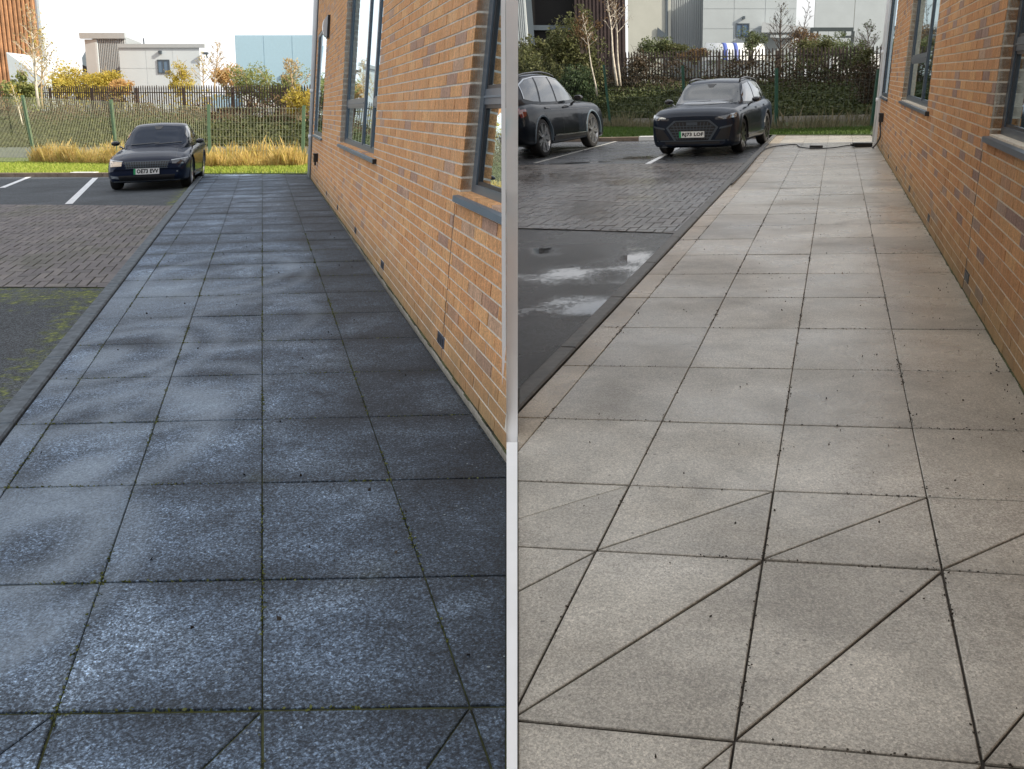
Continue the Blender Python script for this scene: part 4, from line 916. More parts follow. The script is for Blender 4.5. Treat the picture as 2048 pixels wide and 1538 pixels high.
# shaded side, left to right
shrub('shrub', 'large olive bush rising behind the roof of the side-on black car', 'shrub', (1.171, 46.000, 2.911), 1.9, 1.2, 2.0, 9000, M['l_olive'], M['bark_dark'], (.08,.2), GR_, nst=10)
shrub('shrub', 'tall olive bush with a rusty top beside the dark opening', 'shrub', (2.715, 47.000, 3.271), 1.9, 1.2, 2.2, 9000, M['l_olive'], M['bark_dark'], (.08,.2), GR_, nst=10)
shrub('shrub', 'dark green bush low behind the side-on black car', 'shrub', (2.730, 43.000, 1.494), 1.7, 1.0, 1.3, 8000, M['l_dgreen'], M['bark_dark'], (.07,.18), GR_)
shrub('shrub', 'olive bush cut off by the left edge of the washed view', 'shrub', (0.619, 44.000, 1.914), 1.2, .9, 1.5, 4500, M['l_olive'], M['bark_dark'], (.08,.2), GR_)
shrub('shrub', 'thin rust-leaved bush at the top of the slender birch', 'shrub', (3.246, 45.000, 4.318), .8, .6, .9, 1000, M['l_rust'], M['bark_dark'], (.06,.14), GR_, gap=.3)
tree('birch_tree', 'slender leaning birch stem just left of the green fence post', 'tree', (3.596, 42.000, 1.559), (2.933, 42.000, 4.761), .04, M['bark_birch'], M['l_rust'], 120, .08, .25, 12, 'birches on the shaded side', .6, 5)
tree('birch_tree', 'left trunk of the white twin birch', 'tree', (4.618, 44.000, 1.977), (4.082, 44.000, 5.913), .062, M['bark_birch'], M['l_rust'], 200, .08, .3, 14, 'birches on the shaded side', .55, 6)
tree('birch_tree', 'right trunk of the white twin birch', 'tree', (4.826, 44.500, 1.980), (4.433, 44.500, 5.961), .05, M['bark_birch'], M['l_rust'], 160, .08, .3, 14, 'birches on the shaded side', .55, 6)
shrub('shrub', 'brown twiggy thicket right of the twin birch', 'shrub', (5.661, 47.000, 2.716), 1.1, .8, 1.3, 2400, M['l_bankR2'], M['bark_dark'], (.06,.14), GR_, nst=12)
for px, c, rx, rz, m_, lab in ((0, (7.400, 54.000, 4.018), 1.2, .75, 'l_willow', 'pale olive bush in front of the cream wall'), (1, (8.618, 54.000, 3.791), 1.3, .6, 'l_olive', 'low olive bush in front of the ribbed wall'), (2, (9.655, 53.000, 3.552), .9, .4, 'l_rust', 'low rusty bush peeping over the dark palisade')):
    shrub('shrub', lab, 'shrub', c, rx, .8, rz, int(2600*rx), M[m_], M['bark_dark'], (.06,.15), GR_)
shrub('shrub', 'upright olive bush right of the blue-striped tank', 'shrub', (12.829, 54.000, 4.195), .85, .7, .95, 2200, M['l_willow'], M['bark_dark'], (.06,.14), GR_, nst=9)
tree('bare_tree', 'dark bare tree behind the grey SUV with branches against the sky', 'tree', (13.443, 50.000, 2.188), (13.193, 50.000, 5.810), .075, M['bark_dark'], M['l_olive'], 60, .07, .42, 30, 'bare trees on the shaded side', .25, 9)
tree('bare_tree', 'leaning dark bare tree crossing the patch of sky', 'tree', (14.418, 51.000, 2.320), (14.847, 51.000, 6.010), .045, M['bark_dark'], None, 0, .07, .3, 18, 'bare trees on the shaded side', .3, 7)
shrub('shrub', 'rusty brown bush under the patch of blue sky', 'shrub', (16.034, 55.000, 4.319), 1.3, .9, .95, 3600, M['l_rust'], M['bark_dark'], (.06,.15), GR_)
shrub('shrub', 'olive brown bush hiding the top of the palisade', 'shrub', (13.861, 46.000, 3.453), 1.0, .8, .8, 3000, M['l_olive'], M['bark_dark'], (.06,.14), GR_)
shrub('shrub', 'grey-green willow bush in front of the pale blue wall', 'shrub', (14.852, 47.000, 3.603), 1.2, .9, .95, 4200, M['l_willow'], M['bark_grey'], (.05,.13), GR_)
shrub('shrub', 'drooping grey-green willow bush over the dark palisade', 'shrub', (14.914, 44.000, 3.230), 1.1, .9, .8, 4200, M['l_willow'], M['bark_grey'], (.05,.13), GR_)
tree('bare_tree', 'grey bare tree with upswept branches beside the drainpipe', 'tree', (15.009, 42.000, 2.404), (14.726, 42.000, 4.413), .06, M['bark_grey'], M['l_willow'], 260, .07, .5, 24, 'bare trees on the shaded side', .15, 8)
shrub('shrub', 'dark bush with amber leaves at the corner of the brick wing', 'shrub', (12.884, 36.000, 2.126), .75, .7, 1.0, 3000, M['l_bankR2'], M['bark_dark'], (.05,.12), GR_)
shrub('shrub', 'yellowing dark bush low beside the end post of the fence', 'shrub', (13.483, 38.000, 2.694), .7, .6, .7, 2000, M['l_olive'], M['bark_dark'], (.05,.12), GR_)

# continuous thickets behind and through the fences
def thicket(P, off, n, z0, h, m, lab, seed, keepL, size, x0=-99, x1=99, thr=-.6, depth=1.2):
    t = rng.random(n); x, y = sampler(P)(t); y = y+off+rng.random(n)*depth; q = np.stack([x, y, np.zeros(n)], 1); l = lump(q, .55, seed)+.5*lump(q, 1.7, seed+3)
    z = z0 + rng.random(n)**.8*np.clip(h*(.75+.28*l), .1, 9); C = np.stack([x+rng.normal(0,.06,n), y, z], 1); C = C[(l > thr) & (x > x0) & (x < x1)]; C = offs(C, keepL)
    tag(quads('thicket', C, rng.uniform(size[0], size[1], len(C)), m, aspect=.5, up=.3), lab, 'thicket', kind='stuff')
thicket(PLL, 1.2, 16000, .5, 1.7, M['l_yellow'], 'golden thicket running behind the rusty palisade', 2, True, (.05,.14), -31, -12.2, -.2, 2.5)
thicket(PLL, .8, 15000, .5, 1.9, M['l_green'], 'soft green thicket behind the palisade under the blue building', 5, True, (.05,.13), -11.8, -6.0, -.7, 2.0)
thicket(PLL, -.9, 9000, .6, .9, M['l_bankL2'], 'brown bramble thicket tangled in the foot of the rusty palisade', 8, True, (.05,.13), -31, -6, -.3)
thicket(PLR, -.8, 17000, 2.0, 1.15, M['l_bankR2'], 'dark brown bramble tangled in the shaded palisade', 3, False, (.06,.15), .3, 20, -.35)
thicket(PLR, -2.5, 16000, 1.5, 2.2, M['l_olive'], 'dense olive thicket below the black shed opening', 6, False, (.07,.18), .3, 4.6, -1.2, 2.5)
thicket(PLR, -1.5, 12000, 1.7, 1.5, M['l_bankR'], 'dark green thicket against the palisade left of the drainpipe', 9, False, (.06,.15), 12.0, 20, -.9, 2.2)
thicket(PLR, 2.0, 9000, 2.1, 1.7, M['l_willow'], 'grey-green thicket behind the shaded palisade', 4, False, (.05,.13), 7, 20, .0, 2.5)
# ------------------------------------------------------------------ buildings beyond
M['clad_white'] = simple('cladding_white', (.52,.58,.62), .6, var=.03, scale=1); M['clad_whiteR'] = simple('cladding_dull_white', (.36,.40,.42), .6, var=.04, scale=1); M['clad_grey'] = simple('cladding_grey', (.36,.39,.41), .55, var=.04); M['clad_blueL'] = simple('cladding_pale_blue', (.34,.50,.60), .55, var=.03)
M['clad_rust'] = simple('cladding_rust', (.42,.22,.11), .8, var=.35, scale=1.8); M['clad_brownR'] = simple('cladding_brown', (.035,.022,.022), .8, var=.3, scale=1.2); M['black_void'] = simple('shed_interior', (.004,.004,.005), .9, var=0)
M['clad_cream'] = simple('render_cream', (.40,.41,.37), .8, var=.06, scale=.6); M['clad_dk'] = simple('trim_slate', (.06,.08,.10), .6, var=0); M['tank'] = simple('tank_white', (.7,.72,.72), .5, var=.08, scale=1); M['tank_blue'] = simple('tank_blue', (.06,.10,.35), .5, var=0)
M['pane_far'], _, _b = mat('far_glass', .08, (.10,.16,.24), spec=.8); M['steel_dk'] = simple('rack_steel', (.045,.06,.065), .5, metal=.3, var=0)
def block(parent, name, x0, x1, y0, dep, z0, z1, m, k=0, ztl=None, ztr=None):   # leaning-free or leaning box, front face at y0
    zl = z1 if ztl is None else ztl; zr = z1 if ztr is None else ztr
    g = 1+dep/y0 if dep > 1 else 1.0                  # side walls run back obliquely
    xa, xb = (x0*g if x0 > 0 else x0), (x1*g if x1 < 0 else x1)
    if xb < xa+.2: xb, xa = max(xa+.2, xb), min(xa, xb)
    if x1 < 0: xa = min(xa, xb-1)
    b = MB(); b.hexa([(x0,y0,z0),(x1,y0,z0),(xb,y0+dep,z0),(xa,y0+dep,z0),(x0+k*(zl-z0),y0,zl),(x1+k*(zr-z0),y0,zr),(xb+k*(zr-z0),y0+dep,zr),(xa+k*(zl-z0),y0+dep,zl)]); return b.build(name, m, parent)
def building_far(label, base): r = empty('industrial_building', base); tag(r, label, 'building'); return r
def panels(r, x0, x1, y0, z0, z1, nx, nz, m, k=0, gap=.02, skip=()):
    w = (x1-x0)/nx; h = (z1-z0)/nz
    for i in range(nx):
        for j in range(nz):
            if (i, j) in skip: continue
            a, c = z0+j*h+gap/2, z0+(j+1)*h-gap/2; b = MB(); xa, xb = x0+i*w+gap/2, x0+(i+1)*w-gap/2
            b.hexa([(xa+k*(a-z0),y0-.03,a),(xb+k*(a-z0),y0-.03,a),(xb+k*(a-z0),y0-.004,a),(xa+k*(a-z0),y0-.004,a),(xa+k*(c-z0),y0-.03,c),(xb+k*(c-z0),y0-.03,c),(xb+k*(c-z0),y0-.004,c),(xa+k*(c-z0),y0-.004,c)]); b.build('panel', m, r)
def ribs(r, x0, x1, y0, z0, z1, n, m, k=0, name='rib'):
    w = (x1-x0)/n
    for i in range(n):
        b = MB(); xa, xb = x0+i*w+w*.12, x0+i*w+w*.55; d = k*(z1-z0); b.hexa([(xa,y0-.09,z0),(xb,y0-.09,z0),(xb+w*.12,y0,z0),(xa-w*.12,y0,z0),(xa+d,y0-.09,z1),(xb+d,y0-.09,z1),(xb+w*.12+d,y0,z1),(xa-w*.12+d,y0,z1)]); b.build(name, m, r)
def winfar(r, x0, x1, y0, z0, z1, k, zb, fm):
    f = k*(z0-zb); g = k*(z1-zb); b = MB(); t = .07
    def bar(xa, xb, za, zc): b.hexa([(xa+k*(za-zb),y0-.10,za),(xb+k*(za-zb),y0-.10,za),(xb+k*(za-zb),y0-.01,za),(xa+k*(za-zb),y0-.01,za),(xa+k*(zc-zb),y0-.10,zc),(xb+k*(zc-zb),y0-.10,zc),(xb+k*(zc-zb),y0-.01,zc),(xa+k*(zc-zb),y0-.01,zc)])
    bar(x0,x1,z0,z0+t); bar(x0,x1,z1-t,z1); bar(x0,x0+t,z0+t,z1-t); bar(x1-t,x1,z0+t,z1-t); bar((x0+x1)/2-.03,(x0+x1)/2+.03,z0+t,z1-t)
    w = b.build('window', fm, r); b = MB(); bar2 = [(x0+t+k*(z0-zb),y0-.05,z0+t),(x1-t+k*(z0-zb),y0-.05,z0+t),(x1-t+g,y0-.05,z1-t),(x0+t+g,y0-.05,z1-t)]; b.add(bar2, [(0,1,2,3)]); b.build('pane', M['pane_far'], w)
KL = .10
r = building_far('rust-brown clad building behind the tall birch at the far left', (-31,62,.6)); block(r, 'wall', -40, -29.1, 62, 12, .6, 11, M['clad_rust'], KL*.35); ribs(r, -33.5, -29.2, 61.98, .6, 10.9, 16, M['clad_rust'], KL*.35, 'cladding_board'); block(r, 'corner_trim', -29.1, -28.95, 61.95, .3, .6, 11, M['clad_white'], KL*.35)
r = building_far('white gable shed partly hidden behind the tall birch', (-27,50,.4)); block(r, 'wall', -24.9, -23.2, 49.5, 5, .4, 3.1, M['clad_white'], 0, 3.6, 2.3); block(r, 'gutter', -24.6, -23.3, 49.4, .1, 2.02, 2.10, M['clad_dk'])
r = building_far('tall grey shed with vertical ribs and a slanted left side', (-30,75,.6)); x0, x1 = -31.3, -28.9; block(r, 'wall', x0, x1, 75, 9, .6, 5.7, M['clad_grey'], KL*.4); ribs(r, x0, x1, 74.99, .6, 5.6, 18, M['clad_grey'], KL*.4)
b = MB(); b.hexa([(-33.3,77.5,.6),(x0,75,.6),(x0,80,.6),(-33.3,80,.6),(-33.2,77.5,4.3),(x0+.2,75,5.7),(x0+.2,80,5.7),(-33.2,80,4.3)]); b.build('side_wall', M['clad_blueL'], r); block(r, 'fascia', -32.0, x1+.25, 74.7, .35, 5.55, 5.95, M['clad_grey'], 0); block(r, 'corner_flashing', x0+.15, x0+.3, 74.85, .1, .6, 5.5, M['clad_white'], KL*.4); block(r, 'bracket', -32.6, -31.4, 76.0, .1, 3.2, 3.35, M['clad_dk'], 0, 3.75, 3.2)
r = building_far('pale square block with one small window behind the fence', (-24.5,70,.6)); block(r, 'wall', -27.5, -21.9, 70, 8, .6, 4.85, M['clad_white'], KL*.35); panels(r, -27.5, -21.9, 70, .6, 4.7, 3, 3, M['clad_white'], KL*.35); block(r, 'parapet', -27.4, -21.35, 69.85, .3, 4.7, 4.95, M['clad_grey']); winfar(r, -24.85, -24.0, 70, 3.0, 3.92, KL*.35, .6, M['clad_dk'])
b = MB(); b.tube([(-25.7,70.4,4.9),(-25.7,70.4,5.35)], .05, 5); b.build('flue', M['clad_dk'], r); b = MB(); b.box(-24.55,-24.35,69.75,69.97,4.3,4.5); b.build('floodlight', M['clad_dk'], r); b = MB(); b.box(-21.45,-21.1,69.6,69.9,4.25,4.4); b.tube([(-21.2,69.7,4.25),(-21.15,69.7,4.0)], .05, 5); b.build('camera', M['clad_dk'], r)
r = building_far('large pale blue building beside the corner of the brick wing', (-19,85,.6)); block(r, 'wall', -23.5, -14, 85, 12, .6, 6.35, M['clad_blueL'], KL*.3); panels(r, -23.5, -13.9, 85, .6, 6.3, 4, 1, M['clad_blueL'], KL*.3, .05); b = MB(); b.box(-19.6,-19.4,84.8,84.97,2.9,3.2); b.build('wall_light', M['clad_dk'], r)
for (xa, xb, y, z0, z1, lab, mm_) in ((-15.2,-12.9,56,.75,1.75,'white box trailer behind the palisade under the blue building','tank'), (-17.2,-15.6,57,.7,1.6,'pale trailer behind the palisade beside the bare tree','clad_blueL')):
    b = MB(); b.box(xa, xb, y, y+2.4, z0+.15, z1); o = b.build('box_trailer', M[mm_]); tag(o, lab, 'trailer', 'trailers behind the palisade'); b = MB(); b.tube([(xa+.3,y+.3,z0+.05),(xa+.3,y+2,z0+.05)], .18, 10); b.tube([(xb-.4,y+.3,z0+.05),(xb-.4,y+2,z0+.05)], .18, 10); b.build('wheel', M['black_plastic'], o); b = MB(); b.box(xa+.9, xb-.7, y-.02, y-.003, z0+.45, z1-.1); b.build('side_panel', M['clad_blueL'], o)
KR = -.09
r = building_far('dark brown shed with a black opening behind the side-on car', (3,75,2.1)); block(r, 'wall', 4.9, 8.7, 76, 10, 2.1, 13, M['clad_brownR'], KR*.5); ribs(r, 4.9, 8.7, 75.98, 2.1, 12.9, 14, M['clad_brownR'], KR*.5, 'cladding_board')
block(r, 'opening', .9, 5.2, 77, 9, 2.1, 13, M['black_void'], KR*.5); block(r, 'lintel', .9, 4.6, 76.6, .3, 6.25, 6.6, M['clad_dk']); block(r, 'corner_trim', 1.55, 2.0, 75.8, .4, 2.1, 12, M['clad_dk'], KR); block(r, 'corner_flashing', 1.35, 1.55, 75.75, .4, 2.1, 12, M['tank'], KR)
r = building_far('white gable wall at the left edge of the washed view', (1,70,2.1)); block(r, 'wall', .55, 1.35, 70, 6, 2.1, 12, M['clad_whiteR'], KR*.9); ribs(r, .55, 1.33, 69.99, 2.1, 11.9, 6, M['clad_whiteR'], KR*.9)
r = building_far('cream rendered end wall left of the ribbed shed', (10,74,2.1)); block(r, 'wall', 8.9, 12.1, 76, 8, 2.1, 12, M['clad_cream'], KR*.5); block(r, 'downpipe', 11.7, 11.82, 75.9, .1, 2.1, 12, M['clad_dk'], KR*.5); block(r, 'bracket', 10.9, 11.7, 75.85, .1, 5.7, 5.85, M['clad_dk'], 0, 6.4, 5.8)
r = building_far('ribbed grey shed wall above the dark palisade', (13,78,2.1)); block(r, 'wall', 12.0, 14.9, 78, 9, 2.1, 12, M['clad_grey'], KR*.5); ribs(r, 12.0, 14.9, 77.99, 2.1, 11.9, 17, M['clad_grey'], KR*.5); block(r, 'corner_flashing', 14.9, 15.1, 77.9, .3, 2.1, 12, M['clad_whiteR'], KR*.5)
r = building_far('white panelled building with one dark window and a canopy', (18,75,2.1)); block(r, 'wall', 14.3, 21.2, 75, 8, 2.1, 9.0, M['clad_whiteR'], KR*.5); panels(r, 14.3, 21.2, 75, 2.1, 9.0, 3, 5, M['clad_whiteR'], KR*.5, .03); winfar(r, 16.75, 17.75, 75, 5.65, 6.62, KR*.5, 2.1, M['clad_dk']); b = MB(); b.box(17.0,17.15,74.7,74.95,6.9,7.1); b.build('floodlight', M['clad_dk'], r)
block(r, 'canopy', 17.9, 21.4, 72.6, 2.3, 5.85, 6.2, M['clad_grey'], 0, 6.55, 6.2); block(r, 'canopy_column', 20.8, 21.3, 72.8, .5, 2.1, 5.84, M['steel_dk'], 0); block(r, 'canopy_beam', 18.6, 20.8, 72.7, .2, 5.5, 5.7, M['clad_whiteR'])
r = building_far('pale blue-grey building behind the steel rack', (29,92,2.1)); block(r, 'wall', 27.6, 42, 92, 10, 2.1, 16, M['clad_cream'], KR*.4); panels(r, 27.6, 42, 92, 2.1, 15.9, 4, 1, M['clad_whiteR'], KR*.4, .06)
# striped tank, steel rack
rt = empty('storage_tank', (14.3,66,2.4)); tag(rt, 'white tank with blue stripes above the dark palisade', 'tank')
def halfcyl(x0, x1, y, z, rr, m, name, par, n=14):
    b = MB(); V = []; F = []
    for x in (x0, x1):
        for i in range(n+1): a = math.pi*i/n; V.append((x, y-rr*math.cos(a), z+rr*math.sin(a)))
    for i in range(n): F.append((i, i+1, n+2+i, n+1+i))
    F += [tuple(range(n, -1, -1)), tuple(range(n+1, 2*n+2))]; b.add(V, F); return b.build(name, m, par, True)
halfcyl(12.9, 16.6, 67, 3.75, 1.12, M['tank'], 'shell', rt)
for x in (13.9, 14.6): halfcyl(x, x+.26, 67, 3.75, 1.135, M['tank_blue'], 'stripe', rt)
block(rt, 'cradle', 13.0, 16.4, 66.5, 1.2, 2.1, 3.74, M['clad_grey'])
rr = empty('steel_rack', (22.7,72,2.1)); tag(rr, 'dark steel gantry frame with stepped brackets in front of the pale blue wall', 'rack')
for nm, bx in (('beam',(21.3,24.3,72,72.3,5.9,6.15)), ('upright',(21.3,21.45,72,72.3,2.1,5.9)), ('upright',(24.25,24.4,72,72.3,2.1,5.9)), ('bracket',(21.1,21.9,71.9,72.2,5.5,5.62)), ('bracket',(23.5,24.25,71.9,72.2,5.45,5.6)), ('bracket',(23.5,24.25,71.9,72.2,4.95,5.07)), ('bracket',(23.6,24.25,71.9,72.2,4.5,4.6)), ('hanger',(21.75,21.83,72,72.2,5.6,5.9)), ('hanger',(23.7,23.78,72,72.2,5.6,5.9))):
    b = MB(); b.box(*bx); b.build(nm, M['steel_dk'], rr)
for (xa, xb, y, z0, z1, lab) in ((19.2,22.5,60,2.2,3.9,'white box trailer seen through the pales behind the dark bare tree'), (23.6,26.2,60,2.2,3.5,'pale trailer seen through the pales left of the drainpipe')):
    b = MB(); b.box(xa, xb, y, y+2.4, z0+.4, z1); o = b.build('box_trailer', M['tank']); tag(o, lab, 'trailer', 'trailers behind the palisade'); b = MB(); b.tube([(xa+.5,y+.3,z0+.25),(xa+.5,y+2,z0+.25)], .25, 10); b.tube([(xb-.5,y+.3,z0+.25),(xb-.5,y+2,z0+.25)], .25, 10); b.build('wheel', M['black_plastic'], o)
r = building_far('added out-of-view brick block that shades the washed side', (20,30,1)); block(r, 'wall', 15.6, 40, 26, 11.5, .3, 12.5, M['brick_after']); block(r, 'roof', 15.5, 40.2, 25.9, 11.7, 12.51, 12.8, M['clad_grey'])  # unseen block, added to keep the sun off the right yard
# ------------------------------------------------------------------ parked cars
def paint(name, base, coat=.5):
    m, nt, b = mat(name, .35, base, 0, .08, coat); b.inputs['Coat Roughness'].default_value = .03
    f = noise(nt, pos(nt), 900, 2); b.inputs['Coat Tint'].default_value = (.85,.92,1,1); nt.links.new(mix(nt, .4, base, ramp(nt, f, [(.35, g3(.7)), (.7, g3(1.6))]), 'MULTIPLY'), b.inputs['Base Color']); return m
M['paint_navy'] = paint('paint_midnight', (.005,.010,.028)); M['paint_slate'] = paint('paint_slate_blue', (.009,.014,.025)); M['paint_black'] = paint('paint_dark_grey', (.006,.008,.012))
M['car_glass'] = mat('car_glass', .02, (.03,.04,.045), 0, .9, 1.0)[0]; M['car_glass_dark'], _, _b = mat('car_glass_dark', .03, (.005,.010,.022), 0, .35, 0); _b.inputs['Specular Tint'].default_value = (.45,.65,1,1); M['tyre'] = simple('tyre', (.012,.012,.013), .75, var=.1); M['rim_silver'] = mat('rim_silver', .28, (.42,.43,.45), .9)[0]; M['rim_black'] = mat('rim_black', .3, (.015,.015,.017), .5, .5, .5)[0]
M['trim_black'] = mat('trim_black', .35, (.008,.008,.01), 0, .5, .3)[0]; M['chrome'] = mat('trim_satin', .22, (.5,.52,.54), 1.0)[0]; M['lens'] = mat('lamp_lens', .08, (.30,.33,.36), .6, .8, 1.0)[0]; M['lens_dark'] = mat('lamp_lens_dark', .06, (.04,.045,.055), .2, .8, 1.0)[0]
M['lens_warm_glint'] = mat('lamp_lens_warm_glint', .12, (.62,.50,.38), .4, .8, 1.0)[0]; M['lens_red'] = mat('tail_lamp', .1, (.10,.006,.01), 0, .6, 1.0)[0]; M['plate'] = mat('plate_white', .35, (.72,.74,.74))[0]; M['plate_green'] = mat('plate_green', .4, (.02,.30,.11))[0]; M['plate_ink'] = mat('plate_ink', .5, (.01,.01,.012))[0]  # the warm lens tone paints a reflection onto one headlight
M['seat'] = simple('seat_dark', (.02,.02,.022), .8, var=0)

def cr(xs, ys, x):                                   # smooth interpolation through stations
    xs = np.asarray(xs, float); ys = np.asarray(ys, float); m = np.gradient(ys, xs); i = np.clip(np.searchsorted(xs, x)-1, 0, len(xs)-2); h = xs[i+1]-xs[i]; t = (x-xs[i])/h
    return (2*t**3-3*t**2+1)*ys[i]+(t**3-2*t**2+t)*h*m[i]+(-2*t**3+3*t**2)*ys[i+1]+(t**3-t**2)*h*m[i+1]
def chaikin(P, n):
    for _ in range(n):
        Q = [P[0]]
        for a, b in zip(P, P[1:]): Q += [(.75*a[0]+.25*b[0], .75*a[1]+.25*b[1]), (.25*a[0]+.75*b[0], .25*a[1]+.75*b[1])]
        P = Q+[P[-1]]
    return P
def loft(stations, section, n, sm=2):
    st = np.array(stations, float); ys = st[0,0]+(st[-1,0]-st[0,0])*(.5-.5*np.cos(np.linspace(0, np.pi, n))); V = []; F = []; k = None
    for y in ys:
        p = [float(cr(st[:,0], st[:,j], y)) for j in range(1, st.shape[1])]; half = chaikin(section(*p), sm); ring = [(x, y, z) for x, z in half]+[(-x, y, z) for x, z in reversed(half[1:-1])]
        k = len(ring); V += ring
    for i in range(len(ys)-1):
        for j in range(k): F.append((i*k+j, i*k+(j+1)%k, (i+1)*k+(j+1)%k, (i+1)*k+j))
    F += [tuple(reversed(range(k))), tuple((len(ys)-1)*k+j for j in range(k))]
    return V, F
def sec_body(w, zb, zs, zt, ws): return [(0,zb),(w-.12,zb),(w-.03,zb+.05),(w,zb+.22),(w+.005,(zb+zs)/2),(w-.01,zs-.09),(ws,zs),(ws-.08,zs+.02),(ws*.55,zt-.005),(0,zt)]
def sec_house(wb, zb, wr, zr): return [(0,zb-.1),(wb,zb-.1),(wb,zb),(wb+(wr-wb)*.5+.015,zb+(zr-zb)*.55),(wr+.015,zr-.07),(wr-.07,zr-.015),(wr*.5,zr),(0,zr+.012)]

